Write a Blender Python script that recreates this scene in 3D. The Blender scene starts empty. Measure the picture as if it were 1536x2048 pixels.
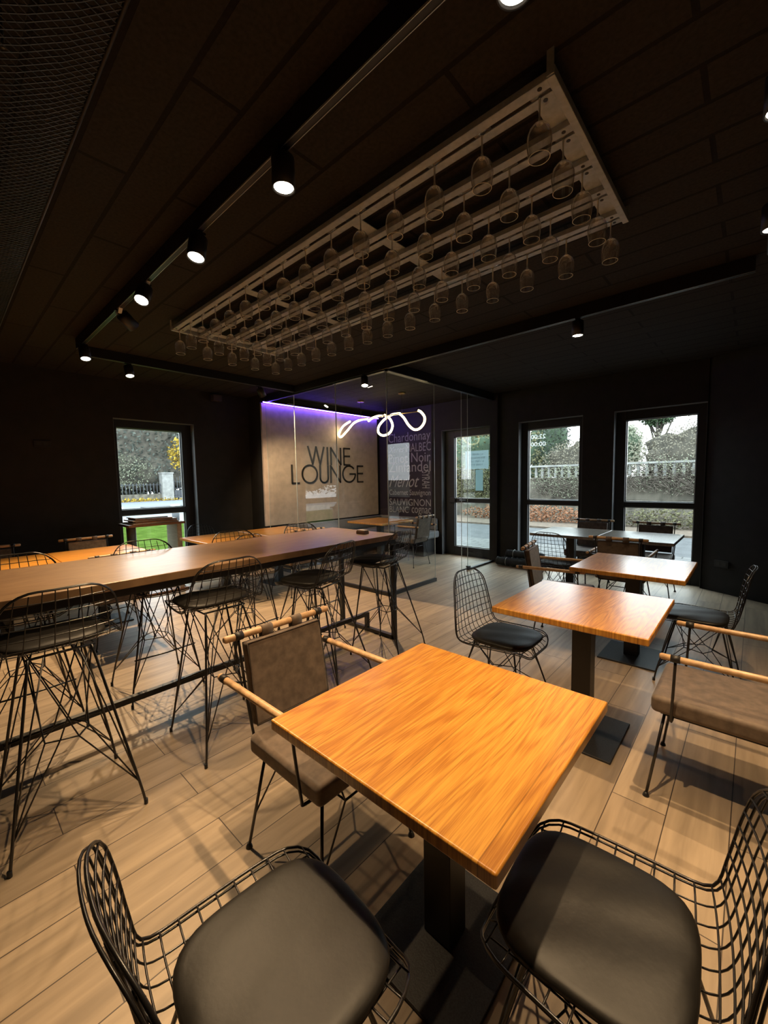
import bpy, math, random
from mathutils import Vector, Matrix, Euler
PI = math.pi
random.seed(7)
SC = bpy.context.scene
COL = SC.collection

# ---------------------------------------------------------------- camera, world, exposure
CAM_H = 1.463
F_PX = 812.99
YAW, PITCH, ROLL = math.radians(42.3336), math.radians(4.5633), math.radians(-1.0263)
fw = Vector((-math.sin(YAW)*math.cos(PITCH), math.cos(YAW)*math.cos(PITCH), -math.sin(PITCH)))
rt = Vector((math.cos(YAW), math.sin(YAW), 0))
up = rt.cross(fw)
rt2 = rt*math.cos(ROLL) + up*math.sin(ROLL)
up2 = -rt*math.sin(ROLL) + up*math.cos(ROLL)
cam = bpy.data.cameras.new('camera')
cam.sensor_fit = 'HORIZONTAL'; cam.sensor_width = 36.0
cam.lens = F_PX*36.0/1536.0
cam.clip_start = 0.02; cam.clip_end = 300
camo = bpy.data.objects.new('camera', cam); COL.objects.link(camo)
camo.matrix_world = Matrix(((rt2.x, up2.x, -fw.x, 0), (rt2.y, up2.y, -fw.y, 0), (rt2.z, up2.z, -fw.z, CAM_H), (0, 0, 0, 1)))
SC.camera = camo

vs = SC.view_settings
vs.view_transform = 'Standard'; vs.look = 'None'; vs.gamma = 1.0; vs.use_curve_mapping = False
vs.exposure = 0.8
WORLD_STRENGTH = 4.6
SPOT_W = 62.0
cy = SC.cycles
cy.use_denoising = True
cy.max_bounces = 8; cy.diffuse_bounces = 4; cy.glossy_bounces = 3; cy.transmission_bounces = 4; cy.transparent_max_bounces = 24
cy.sample_clamp_indirect = 3.0
cy.caustics_reflective = False; cy.caustics_refractive = False
cy.use_light_tree = True

w = bpy.data.worlds.new('overcast_sky'); SC.world = w; w.use_nodes = True
wn = w.node_tree.nodes; wl = w.node_tree.links; wn.clear()
wo = wn.new('ShaderNodeOutputWorld'); bg = wn.new('ShaderNodeBackground')
tc = wn.new('ShaderNodeTexCoord'); sp = wn.new('ShaderNodeSeparateXYZ'); cr = wn.new('ShaderNodeValToRGB')
cr.color_ramp.elements[0].position = 0.0; cr.color_ramp.elements[0].color = (0.62, 0.66, 0.68, 1)
cr.color_ramp.elements[1].position = 0.5; cr.color_ramp.elements[1].color = (0.80, 0.95, 1.0, 1)
wl.new(tc.outputs['Generated'], sp.inputs[0]); wl.new(sp.outputs['Z'], cr.inputs[0])
wl.new(cr.outputs[0], bg.inputs[0]); wl.new(bg.outputs[0], wo.inputs[0])
bg.inputs[1].default_value = WORLD_STRENGTH

# ---------------------------------------------------------------- materials
MATS = {}
def new_mat(name):
    m = bpy.data.materials.new(name); m.use_nodes = True
    MATS[name] = m
    b = m.node_tree.nodes['Principled BSDF']
    return m, m.node_tree.nodes, m.node_tree.links, b
def simple(name, col, rough=0.5, metal=0.0, spec=0.5, noise=0.0, nscale=30.0, bump=0.0, coat=0.0, stretch=None, sheen=0.0):
    m, n, l, b = new_mat(name)
    b.inputs['Base Color'].default_value = (*col, 1); b.inputs['Roughness'].default_value = rough
    b.inputs['Metallic'].default_value = metal; b.inputs['Specular IOR Level'].default_value = spec
    b.inputs['Coat Weight'].default_value = coat
    if sheen: b.inputs['Sheen Weight'].default_value = sheen
    if noise or bump:
        t = n.new('ShaderNodeTexCoord'); nz = n.new('ShaderNodeTexNoise')
        nz.inputs['Scale'].default_value = nscale; nz.inputs['Detail'].default_value = 5
        src = t.outputs['Object']
        if stretch:
            mp = n.new('ShaderNodeMapping'); mp.inputs['Scale'].default_value = stretch
            l.new(src, mp.inputs[0]); src = mp.outputs[0]
        l.new(src, nz.inputs['Vector'])
        if noise:
            r = n.new('ShaderNodeValToRGB')
            r.color_ramp.elements[0].position = 0.3; r.color_ramp.elements[1].position = 0.7
            r.color_ramp.elements[0].color = (*[c*(1-noise) for c in col], 1)
            r.color_ramp.elements[1].color = (*[min(1, c*(1+noise)) for c in col], 1)
            l.new(nz.outputs['Fac'], r.inputs[0]); l.new(r.outputs[0], b.inputs['Base Color'])
        if bump:
            bp = n.new('ShaderNodeBump'); bp.inputs['Strength'].default_value = bump; bp.inputs['Distance'].default_value = 0.004
            l.new(nz.outputs['Fac'], bp.inputs['Height']); l.new(bp.outputs[0], b.inputs['Normal'])
    return m
def emit(name, col, s):
    m = bpy.data.materials.new(name); m.use_nodes = True; n = m.node_tree.nodes; n.clear()
    o = n.new('ShaderNodeOutputMaterial'); e = n.new('ShaderNodeEmission')
    e.inputs[0].default_value = (*col, 1); e.inputs[1].default_value = s
    m.node_tree.links.new(e.outputs[0], o.inputs[0]); MATS[name] = m
    return m
def clear_glass(name, tint=(1, 1, 1), edge=0.9, base=0.035, rough=0.0, power=4.0, gcol=(1, 1, 1), smudge_glint=0.0):
    # thin clear glass: see-through with Schlick-like reflection
    m = bpy.data.materials.new(name); m.use_nodes = True; n = m.node_tree.nodes; l = m.node_tree.links; n.clear()
    o = n.new('ShaderNodeOutputMaterial'); t = n.new('ShaderNodeBsdfTransparent'); g = n.new('ShaderNodeBsdfGlossy')
    g.inputs['Color'].default_value = (*gcol, 1)
    mx = n.new('ShaderNodeMixShader'); lw = n.new('ShaderNodeLayerWeight'); lw.inputs['Blend'].default_value = 0.5
    p = n.new('ShaderNodeMath'); p.operation = 'POWER'; p.inputs[1].default_value = power
    ma = n.new('ShaderNodeMath'); ma.operation = 'MULTIPLY_ADD'; ma.inputs[1].default_value = edge; ma.inputs[2].default_value = base
    ma.use_clamp = True
    t.inputs[0].default_value = (*tint, 1); g.inputs['Roughness'].default_value = rough
    l.new(lw.outputs['Facing'], p.inputs[0]); l.new(p.outputs[0], ma.inputs[0]); l.new(ma.outputs[0], mx.inputs[0])
    l.new(t.outputs[0], mx.inputs[1]); l.new(g.outputs[0], mx.inputs[2])
    if smudge_glint:
        df = n.new('ShaderNodeBsdfDiffuse'); df.inputs[0].default_value = (0.9, 0.9, 0.88, 1); m2 = n.new('ShaderNodeMixShader')
        hz = n.new('ShaderNodeMath'); hz.operation = 'MULTIPLY_ADD'; hz.inputs[1].default_value = smudge_glint*2.5; hz.inputs[2].default_value = smudge_glint  # white diffuse for smudged glass, also standing in for sparkle on rim and bowl
        l.new(p.outputs[0], hz.inputs[0]); l.new(hz.outputs[0], m2.inputs[0]); l.new(mx.outputs[0], m2.inputs[1]); l.new(df.outputs[0], m2.inputs[2]); l.new(m2.outputs[0], o.inputs[0])
    else: l.new(mx.outputs[0], o.inputs[0])
    MATS[name] = m
    return m

def oak(name, dark, light, stave=0.125, rough=0.38, along='Y', coat=0.15, bump=0.12, gs=1.0):
    m, n, l, b = new_mat(name)
    t = n.new('ShaderNodeTexCoord'); s = n.new('ShaderNodeSeparateXYZ'); l.new(t.outputs['Object'], s.inputs[0])
    oi = n.new('ShaderNodeObjectInfo')
    a, c = ('Y', 'X') if along == 'Y' else ('X', 'Y')
    def math(op, x, y=None, z=None):
        k = n.new('ShaderNodeMath'); k.operation = op
        for i, v in enumerate((x, y, z)):
            if v is None: continue
            if isinstance(v, (int, float)): k.inputs[i].default_value = v
            else: l.new(v, k.inputs[i])
        return k.outputs[0]
    st = math('FLOOR', math('DIVIDE', math('ADD', s.outputs[c], 5.062), stave))
    wn_ = n.new('ShaderNodeTexWhiteNoise'); wn_.noise_dimensions = '2D'
    cb = n.new('ShaderNodeCombineXYZ'); l.new(st, cb.inputs[0]); l.new(oi.outputs['Random'], cb.inputs[1]); l.new(cb.outputs[0], wn_.inputs['Vector'])
    off = math('MULTIPLY', wn_.outputs['Value'], 37.0)
    g = n.new('ShaderNodeCombineXYZ')
    l.new(math('MULTIPLY', s.outputs[c], 9.0*gs), g.inputs[0]); l.new(math('ADD', math('MULTIPLY', s.outputs[a], 0.9*gs), off), g.inputs[1]); l.new(off, g.inputs[2])
    n1 = n.new('ShaderNodeTexNoise'); n1.inputs['Scale'].default_value = 1.0; n1.inputs['Detail'].default_value = 1.5; n1.inputs['Distortion'].default_value = 0.25
    l.new(g.outputs[0], n1.inputs['Vector'])
    # growth rings: bands of the slow noise
    ring = math('SINE', math('MULTIPLY', n1.outputs['Fac'], 95.0))
    ring = math('POWER', math('MULTIPLY_ADD', ring, 0.5, 0.5), 1.7)
    g2 = n.new('ShaderNodeCombineXYZ')
    l.new(math('MULTIPLY', s.outputs[c], 320.0), g2.inputs[0]); l.new(math('ADD', math('MULTIPLY', s.outputs[a], 9.0), off), g2.inputs[1]); l.new(s.outputs['Z'], g2.inputs[2])
    n2 = n.new('ShaderNodeTexNoise'); n2.inputs['Scale'].default_value = 1.0; n2.inputs['Detail'].default_value = 2
    l.new(g2.outputs[0], n2.inputs['Vector'])
    f = math('ADD', math('MULTIPLY', ring, -0.24), math('MULTIPLY_ADD', n2.outputs['Fac'], 1.05, 0.08))
    f = math('ADD', f, math('MULTIPLY_ADD', wn_.outputs['Value'], 0.22, -0.2))
    r = n.new('ShaderNodeValToRGB'); r.color_ramp.elements[0].position = 0.18; r.color_ramp.elements[1].position = 0.72
    r.color_ramp.elements[0].color = (*dark, 1); r.color_ramp.elements[1].color = (*light, 1)
    l.new(f, r.inputs[0])
    # thin seam between staves
    fr = math('FRACT', math('DIVIDE', math('ADD', s.outputs[c], 5.062), stave))
    seam = math('LESS_THAN', fr, 0.012)
    mx = n.new('ShaderNodeMix'); mx.data_type = 'RGBA'
    l.new(math('MULTIPLY', seam, 0.55), mx.inputs['Factor']); l.new(r.outputs[0], mx.inputs['A']); mx.inputs['B'].default_value = (*[d*0.5 for d in dark], 1)
    l.new(mx.outputs['Result'], b.inputs['Base Color'])
    b.inputs['Roughness'].default_value = rough; b.inputs['Coat Weight'].default_value = coat; b.inputs['Coat Roughness'].default_value = 0.25
    bp = n.new('ShaderNodeBump'); bp.inputs['Strength'].default_value = bump; bp.inputs['Distance'].default_value = 0.002
    l.new(f, bp.inputs['Height']); l.new(bp.outputs[0], b.inputs['Normal'])
    return m

def planks(name, u_axis, u_off, v_off, bw, rh, mortar, c1, c2, cm, rough, wood=True, bump=0.15, stretch=(1.2, 14, 1), nz_amt=0.35, spec=0.5):
    m, n, l, b = new_mat(name)
    t = n.new('ShaderNodeTexCoord'); s = n.new('ShaderNodeSeparateXYZ'); l.new(t.outputs['Object'], s.inputs[0])
    au = n.new('ShaderNodeMath'); au.operation = 'ADD'; au.inputs[1].default_value = u_off
    av = n.new('ShaderNodeMath'); av.operation = 'ADD'; av.inputs[1].default_value = v_off
    l.new(s.outputs[u_axis], au.inputs[0]); l.new(s.outputs['X' if u_axis == 'Y' else 'Y'], av.inputs[0])
    c = n.new('ShaderNodeCombineXYZ'); l.new(au.outputs[0], c.inputs[0]); l.new(av.outputs[0], c.inputs[1])
    br = n.new('ShaderNodeTexBrick'); br.offset = 0.5 if not wood else 0.37; br.offset_frequency = 2; br.squash = 1
    l.new(c.outputs[0], br.inputs['Vector'])
    br.inputs['Scale'].default_value = 1; br.inputs['Brick Width'].default_value = bw; br.inputs['Row Height'].default_value = rh
    br.inputs['Mortar Size'].default_value = mortar; br.inputs['Mortar Smooth'].default_value = 0.2; br.inputs['Bias'].default_value = 0.0
    br.inputs['Color1'].default_value = (*c1, 1); br.inputs['Color2'].default_value = (*c2, 1); br.inputs['Mortar'].default_value = (*cm, 1)
    mp = n.new('ShaderNodeMapping'); mp.inputs['Scale'].default_value = stretch; l.new(c.outputs[0], mp.inputs[0])
    # shift the grain from plank to plank
    ad = n.new('ShaderNodeVectorMath'); ad.operation = 'MULTIPLY_ADD'
    l.new(br.outputs['Color'], ad.inputs[0]); ad.inputs[1].default_value = (60, 60, 60); l.new(mp.outputs[0], ad.inputs[2])
    nz = n.new('ShaderNodeTexNoise'); nz.inputs['Scale'].default_value = 1.6 if wood else 60; nz.inputs['Detail'].default_value = 6; nz.inputs['Distortion'].default_value = 0.5 if wood else 0
    l.new(ad.outputs[0] if wood else c.outputs[0], nz.inputs['Vector'])
    r = n.new('ShaderNodeValToRGB'); r.color_ramp.elements[0].position = 0.28; r.color_ramp.elements[1].position = 0.68
    lo = 1-nz_amt
    r.color_ramp.elements[0].color = (lo, lo, lo, 1); r.color_ramp.elements[1].color = (1.0, 1.0, 1.0, 1)
    l.new(nz.outputs['Fac'], r.inputs[0])
    mx = n.new('ShaderNodeMix'); mx.data_type = 'RGBA'; mx.blend_type = 'MULTIPLY'; mx.inputs['Factor'].default_value = 1
    l.new(br.outputs['Color'], mx.inputs['A']); l.new(r.outputs[0], mx.inputs['B']); l.new(mx.outputs['Result'], b.inputs['Base Color'])
    b.inputs['Roughness'].default_value = rough; b.inputs['Specular IOR Level'].default_value = spec
    h = n.new('ShaderNodeMath'); h.operation = 'MULTIPLY_ADD'; l.new(br.outputs['Fac'], h.inputs[0]); h.inputs[1].default_value = -1.0
    hh = n.new('ShaderNodeMath'); hh.operation = 'MULTIPLY'; l.new(nz.outputs['Fac'], hh.inputs[0]); hh.inputs[1].default_value = 0.4 if wood else 0.6
    l.new(hh.outputs[0], h.inputs[2])
    bp = n.new('ShaderNodeBump'); bp.inputs['Strength'].default_value = bump; bp.inputs['Distance'].default_value = 0.004
    l.new(h.outputs[0], bp.inputs['Height']); l.new(bp.outputs[0], b.inputs['Normal'])
    return m

M_floor = planks('laminate_floor', 'Y', 0.55, 1.884, 1.28, 0.2075, 0.0022, (0.46, 0.355, 0.245), (0.38, 0.29, 0.20), (0.07, 0.05, 0.035), 0.42, nz_amt=0.38)
M_ceil = planks('ceiling_boards', 'X', 1.52+0.665, -0.695, 1.33, 0.2, 0.011, (0.036, 0.0315, 0.028), (0.031, 0.027, 0.024), (0.012, 0.009, 0.008), 0.85, wood=False, bump=0.5, nz_amt=0.45, spec=0.2)
M_wall = simple('dark_wall_paint', (0.021, 0.020, 0.019), 0.75, noise=0.15, nscale=8, bump=0.1, spec=0.3)
M_reveal = simple('window_reveal_paint', (0.15, 0.155, 0.165), 0.7, spec=0.3)
M_black = simple('black_metal', (0.012, 0.012, 0.013), 0.42, metal=0.0, spec=0.5)
M_wire = simple('black_wire', (0.012, 0.011, 0.011), 0.32, spec=0.6)
M_frame = simple('window_frame_black', (0.012, 0.013, 0.015), 0.5)
M_plate = simple('base_plate_steel', (0.02, 0.021, 0.023), 0.5, noise=0.5, nscale=220, bump=0.2)
M_pad = simple('black_leatherette', (0.0105, 0.0092, 0.0078), 0.48, noise=0.2, nscale=60, bump=0.12, spec=0.36)
M_leather = simple('taupe_leather', (0.135, 0.098, 0.072), 0.62, noise=0.3, nscale=26, bump=0.2, spec=0.35, sheen=0.2)
M_piping = simple('dark_piping', (0.06, 0.045, 0.035), 0.6)
M_strap = simple('dark_strap_leather', (0.020, 0.017, 0.015), 0.5)
M_rod = simple('beech_rod', (0.54, 0.34, 0.18), 0.42, noise=0.22, nscale=12, stretch=(3, 3, 3), spec=0.5)
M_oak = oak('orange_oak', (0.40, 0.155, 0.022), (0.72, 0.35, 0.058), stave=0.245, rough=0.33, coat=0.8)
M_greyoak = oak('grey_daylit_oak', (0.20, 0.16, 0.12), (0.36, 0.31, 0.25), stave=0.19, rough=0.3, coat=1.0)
M_baroak = oak('bar_oak', (0.20, 0.115, 0.06), (0.36, 0.225, 0.12), stave=0.30, rough=0.30, bump=0.05, coat=0.3)
M_galv = simple('galvanised_steel', (0.42, 0.48, 0.56), 0.5, metal=0.1, noise=0.12, nscale=40)
M_hole = simple('screw_hole_dark', (0.03, 0.028, 0.026), 0.6)
M_glass = clear_glass('wine_glass', tint=(0.90, 0.90, 0.89), edge=0.95, base=0.07, power=1.9, rough=0.09, smudge_glint=0.07)
M_rim = clear_glass('wine_glass_rim', edge=0.6, base=0.4, power=1.0, rough=0.2, smudge_glint=0.75)
M_pane = clear_glass('partition_glass', tint=(0.93, 0.965, 0.955), base=0.05, edge=0.85, power=4.5)
M_edge = simple('glass_edge', (0.45, 0.50, 0.49), 0.15, spec=0.8)
M_win = clear_glass('window_glass', tint=(0.96, 0.975, 0.97), base=0.04, edge=0.85, power=4.5)
M_alu = simple('brushed_aluminium', (0.55, 0.55, 0.55), 0.35, metal=0.9)
M_lens = emit('warm_lamp_lens', (1.0, 0.86, 0.66), 28)
M_lens_dim = emit('white_lamp_lens', (1.0, 0.93, 0.82), 4)
M_tube = emit('warm_led_tube', (1.0, 0.76, 0.38), 5)
M_violet = emit('violet_led_strip', (0.14, 0.06, 1.0), 30)
M_gold = simple('brass_bar', (0.55, 0.38, 0.16), 0.3, metal=0.9)
M_plaster = simple('pale_plaster', (0.56, 0.465, 0.41), 0.8, noise=0.12, nscale=9, bump=0.15, spec=0.25)
M_letter = simple('brown_black_lettering', (0.035, 0.028, 0.024), 0.6)
M_chalk = simple('chalk_grey_lettering', (0.34, 0.34, 0.36), 0.7)
M_textwall = simple('plum_black_wall_paint', (0.022, 0.016, 0.030), 0.6, noise=0.2, nscale=6)
M_bench = simple('grey_bench_fabric', (0.16, 0.17, 0.18), 0.85, noise=0.15, nscale=90, bump=0.15)
M_palewood = simple('pale_board', (0.42, 0.34, 0.26), 0.5, noise=0.15, nscale=6, stretch=(1, 8, 8))
M_brownwood = simple('brown_board', (0.20, 0.095, 0.045), 0.5, noise=0.2, nscale=6, stretch=(1, 8, 8))
M_greyleg = simple('grey_leg', (0.22, 0.23, 0.23), 0.5)
M_roll = simple('black_rolled_mat', (0.014, 0.017, 0.017), 0.8, noise=0.4, nscale=40, bump=0.6)
M_string = simple('pale_string', (0.4, 0.42, 0.4), 0.8)
M_mesh = simple('blackened_wire_mesh', (0.03, 0.028, 0.028), 0.5, metal=0.3)
M_white = simple('white_plastic', (0.75, 0.76, 0.76), 0.4)
M_sticker = simple('white_vinyl', (0.8, 0.85, 0.86), 0.6)
M_grass = simple('lawn_grass', (0.042, 0.070, 0.013), 0.95, noise=0.35, nscale=3.5, bump=0.4, spec=0.0)
M_asphalt = simple('asphalt', (0.075, 0.078, 0.082), 0.9, noise=0.2, nscale=5, spec=0.2)
M_pave = planks('grey_paving', 'X', 0, 0, 0.36, 0.2, 0.012, (0.12, 0.12, 0.118), (0.10, 0.10, 0.10), (0.025, 0.025, 0.025), 0.9, wood=False, nz_amt=0.2)
M_path = simple('pale_path', (0.310, 0.300, 0.285), 0.9)
M_road = simple('blue_grey_road', (0.11, 0.125, 0.155), 0.85, noise=0.06, nscale=1)
M_conc = simple('stained_concrete', (0.105, 0.095, 0.075), 0.9, noise=0.55, nscale=2.6, bump=0.3, stretch=(1.6, 1, 0.7))
M_stone = simple('pale_stone', (0.22, 0.22, 0.21), 0.9, noise=0.25, nscale=3)
M_verge = simple('leaf_litter_soil', (0.100, 0.075, 0.055), 0.95, noise=0.4, nscale=9, bump=0.4)
def translucent(name, col):
    m = bpy.data.materials.new(name); m.use_nodes = True; n = m.node_tree.nodes; l = m.node_tree.links; n.clear()
    o = n.new('ShaderNodeOutputMaterial'); a = n.new('ShaderNodeBsdfDiffuse'); b = n.new('ShaderNodeBsdfTranslucent'); x = n.new('ShaderNodeMixShader')
    a.inputs[0].default_value = (*col, 1); b.inputs[0].default_value = (*col, 1); x.inputs[0].default_value = 0.5
    l.new(a.outputs[0], x.inputs[1]); l.new(b.outputs[0], x.inputs[2]); l.new(x.outputs[0], o.inputs[0]); return m
M_notice = translucent('notice_paper', (0.26, 0.34, 0.36)); M_vinyl = translucent('pale_blue_vinyl', (0.17, 0.25, 0.26)); M_sticker = translucent('white_vinyl_translucent', (0.85, 0.9, 0.9))
def leafm(n, c): return simple(n, c, 0.7, spec=0.25)
M_lgreen = leafm('leaf_green', (0.043, 0.075, 0.037)); M_ldark = leafm('leaf_dark', (0.036, 0.046, 0.036)); M_lyel = leafm('leaf_yellow', (0.310, 0.210, 0.025))
M_lolive = leafm('leaf_olive', (0.095, 0.090, 0.043)); M_lrust = leafm('leaf_rust', (0.190, 0.085, 0.043)); M_lpale = leafm('leaf_pale', (0.180, 0.190, 0.135))
M_twig = simple('twig_brown', (0.115, 0.095, 0.077), 0.9)
M_bark = simple('bark', (0.065, 0.060, 0.050), 0.95)
M_iron = simple('iron_fence', (0.050, 0.055, 0.065), 0.6)

# ---------------------------------------------------------------- mesh helpers
class MB:
    def __init__(s): s.v = []; s.f = []; s.sm = []
    def add(s, vs_, fs, smooth=False):
        o = len(s.v); s.v += [tuple(p) for p in vs_]
        for f in fs: s.f.append(tuple(i+o for i in f)); s.sm.append(smooth)
        return s
    def box(s, x0, x1, y0, y1, z0, z1):
        v = [(x, y, z) for z in (z0, z1) for y in (y0, y1) for x in (x0, x1)]
        return s.add(v, [(0, 2, 3, 1), (4, 5, 7, 6), (0, 1, 5, 4), (2, 6, 7, 3), (0, 4, 6, 2), (1, 3, 7, 5)])
    def cbox(s, c, d): return s.box(c[0]-d[0]/2, c[0]+d[0]/2, c[1]-d[1]/2, c[1]+d[1]/2, c[2]-d[2]/2, c[2]+d[2]/2)
    def tube(s, pts, r, n=6, closed=False, cap=True):
        P = [Vector(p) for p in pts]; N = len(P)
        if N < 2: return s
        rr = r if isinstance(r, (list, tuple)) else [r]*N
        T = []
        for i in range(N):
            if closed: t = P[(i+1) % N]-P[i-1]
            else: t = P[min(i+1, N-1)]-P[max(i-1, 0)]
            if t.length < 1e-9: t = Vector((0, 0, 1))
            T.append(t.normalized())
        ref = Vector((0, 0, 1)) if abs(T[0].z) < 0.9 else Vector((1, 0, 0))
        nv = (ref - T[0]*ref.dot(T[0])).normalized(); verts = []
        for i in range(N):
            nv = nv - T[i]*nv.dot(T[i])
            if nv.length < 1e-6: nv = T[i].orthogonal()
            nv.normalize(); bv = T[i].cross(nv)
            for k in range(n):
                a = 2*PI*k/n; verts.append(P[i]+(nv*math.cos(a)+bv*math.sin(a))*rr[i])
        fs = []
        for i in range(N if closed else N-1):
            j = (i+1) % N
            for k in range(n):
                k2 = (k+1) % n
                fs.append((i*n+k, j*n+k, j*n+k2, i*n+k2))
        s.add(verts, fs, True)
        if cap and not closed:
            o = len(s.v)-N*n
            s.f.append(tuple(o+k for k in range(n))); s.sm.append(False)
            s.f.append(tuple(o+(N-1)*n+k for k in reversed(range(n)))); s.sm.append(False)
        return s
    def lathe(s, prof, n=20, c=(0, 0, 0), close_top=False, close_bot=False):
        verts = [(c[0]+r*math.cos(2*PI*k/n), c[1]+r*math.sin(2*PI*k/n), c[2]+z) for r, z in prof for k in range(n)]
        fs = [(i*n+k, i*n+(k+1) % n, (i+1)*n+(k+1) % n, (i+1)*n+k) for i in range(len(prof)-1) for k in range(n)]
        s.add(verts, fs, True); o = len(s.v)-len(verts)
        if close_bot: s.f.append(tuple(o+k for k in reversed(range(n)))); s.sm.append(False)
        if close_top: s.f.append(tuple(o+(len(prof)-1)*n+k for k in range(n))); s.sm.append(False)
        return s
    def cyl(s, c, r, z0, z1, n=20): return s.lathe([(r, z0), (r, z1)], n, (c[0], c[1], 0), True, True)
    def build(s, name, mat, parent=None, bevel=0, seg=2):
        me = bpy.data.meshes.new(name); me.from_pydata(s.v, [], s.f); me.update()
        me.polygons.foreach_set('use_smooth', s.sm)
        me.materials.append(mat)
        o = bpy.data.objects.new(name, me); COL.objects.link(o)
        if parent is not None: o.parent = parent
        if bevel:
            b = o.modifiers.new('bevel', 'BEVEL'); b.width = bevel; b.segments = seg; b.limit_method = 'ANGLE'; b.angle_limit = 0.6
            me.polygons.foreach_set('use_smooth', [True]*len(me.polygons)); 
            b.harden_normals = True
        return o
def tag(o, label=None, cat=None, group=None, kind=None):
    if label: o['label'] = label
    if cat: o['category'] = cat
    if group: o['group'] = group
    if kind: o['kind'] = kind
    return o
def empty(name, loc=(0, 0, 0), rz=0):
    o = bpy.data.objects.new(name, None); COL.objects.link(o); o.location = loc; o.rotation_euler = (0, 0, rz); o.empty_display_size = 0.1
    return o
def kids(o): return [c for c in bpy.data.objects if c.parent == o]
def tree(o): return (o, [tree(c) for c in kids(o)])
def copy_tree(t, parent=None):
    o, ch = t
    c = o.copy(); COL.objects.link(c)
    if parent is not None: c.parent = parent
    for k in ch: copy_tree(k, c)
    return c
def struct(o): o['kind'] = 'structure'; return o
def crom(pts, n=8):
    out = []; P = [Vector(p) for p in pts]; N = len(P)
    for i in range(N-1):
        p0 = P[max(i-1, 0)]; p1 = P[i]; p2 = P[i+1]; p3 = P[min(i+2, N-1)]
        for k in range(n):
            t = k/n
            out.append(0.5*((2*p1)+(p2-p0)*t+(2*p0-5*p1+4*p2-p3)*t*t+(3*p1-p0-3*p2+p3)*t**3))
    out.append(P[-1]); return out

# ---------------------------------------------------------------- room shell
WX, WY, CZ = -6.42, 6.5, 2.88          # left wall face, window wall face, ceiling
BX, BY = 2.6, -2.6                     # behind and right of the camera
TH = 0.22
struct(MB().box(WX-TH, BX, BY, WY+TH, -0.1, 0.0).build('floor', M_floor))
struct(MB().box(WX-TH, BX, BY, WY+TH, CZ, CZ+0.15).build('ceiling', M_ceil))
def wall_y(name, x0, x1, y0, y1, holes, mat, ztop=CZ):   # wall facing -y at y0, holes = (xa, xb, za, zb)
    m = MB(); hs = sorted(holes); x = x0
    for (a, b, za, zb) in hs:
        m.box(x, a, y0, y1, 0, ztop)
        if za > 0: m.box(a, b, y0, y1, 0, za)
        m.box(a, b, y0, y1, zb, ztop); x = b
    m.box(x, x1, y0, y1, 0, ztop)
    return struct(m.build(name, mat))
HT = 2.36
DOOR = (-4.42, -3.36); W2 = (-2.90, -1.912); W3 = (-1.50, -0.463)
wall_y('wall_back', WX-TH, -0.463+0.001, WY, WY+TH, [(*DOOR, 0, HT), (*W2, 0, HT), (*W3, 0, HT)], M_wall)
# the stretch right of the last window runs off at an angle
m = MB(); a = Vector((-0.462, 6.52)); b = Vector((1.25, 5.50)); 
m.add([(a.x, a.y, 0), (b.x, b.y, 0), (b.x, b.y+1.3, 0), (a.x, a.y+0.2, 0), (a.x, a.y, CZ), (b.x, b.y, CZ), (b.x, b.y+1.3, CZ), (a.x, a.y+0.2, CZ)],
      [(0, 1, 5, 4), (1, 2, 6, 5), (2, 3, 7, 6), (3, 0, 4, 7), (0, 3, 2, 1), (4, 5, 6, 7)])
m.box(1.25, BX, 5.5, 6.7, 0, CZ)
struct(m.build('wall_corner', M_wall))
# left wall with its window (faces +x)
L1 = (1.665, 2.735)
m = MB(); m.box(WX-TH, WX, BY, L1[0], 0, CZ); m.box(WX-TH, WX, L1[0], L1[1], HT, CZ); m.box(WX-TH, WX, L1[1], WY+TH, 0, CZ)
struct(m.build('wall_left', M_wall))
struct(MB().box(WX-TH, BX, BY-0.2, BY, 0, CZ).build('wall_behind', M_wall))
struct(MB().box(BX, BX+0.2, BY-0.2, WY+TH, 0, CZ).build('wall_right', M_wall))
# reveals (thin lining of the recesses)
def lining_y(idx, xa, xb):
    m = MB(); t = 0.004
    m.box(xa, xa+t, WY-0.001, WY+0.13, 0, HT); m.box(xb-t, xb, WY-0.001, WY+0.13, 0, HT); m.box(xa, xb, WY-0.001, WY+0.13, HT-t, HT)
    return struct(m.build('trim_%d' % idx, M_reveal))
lining_y(1, *DOOR); lining_y(2, *W2); lining_y(3, *W3)
m = MB(); t = 0.004
m.box(WX-0.13, WX+0.001, L1[0], L1[0]+t, 0, HT); m.box(WX-0.13, WX+0.001, L1[1]-t, L1[1], 0, HT); m.box(WX-0.13, WX+0.001, L1[0], L1[1], HT-t, HT)
struct(m.build('trim_4', M_reveal))

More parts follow.
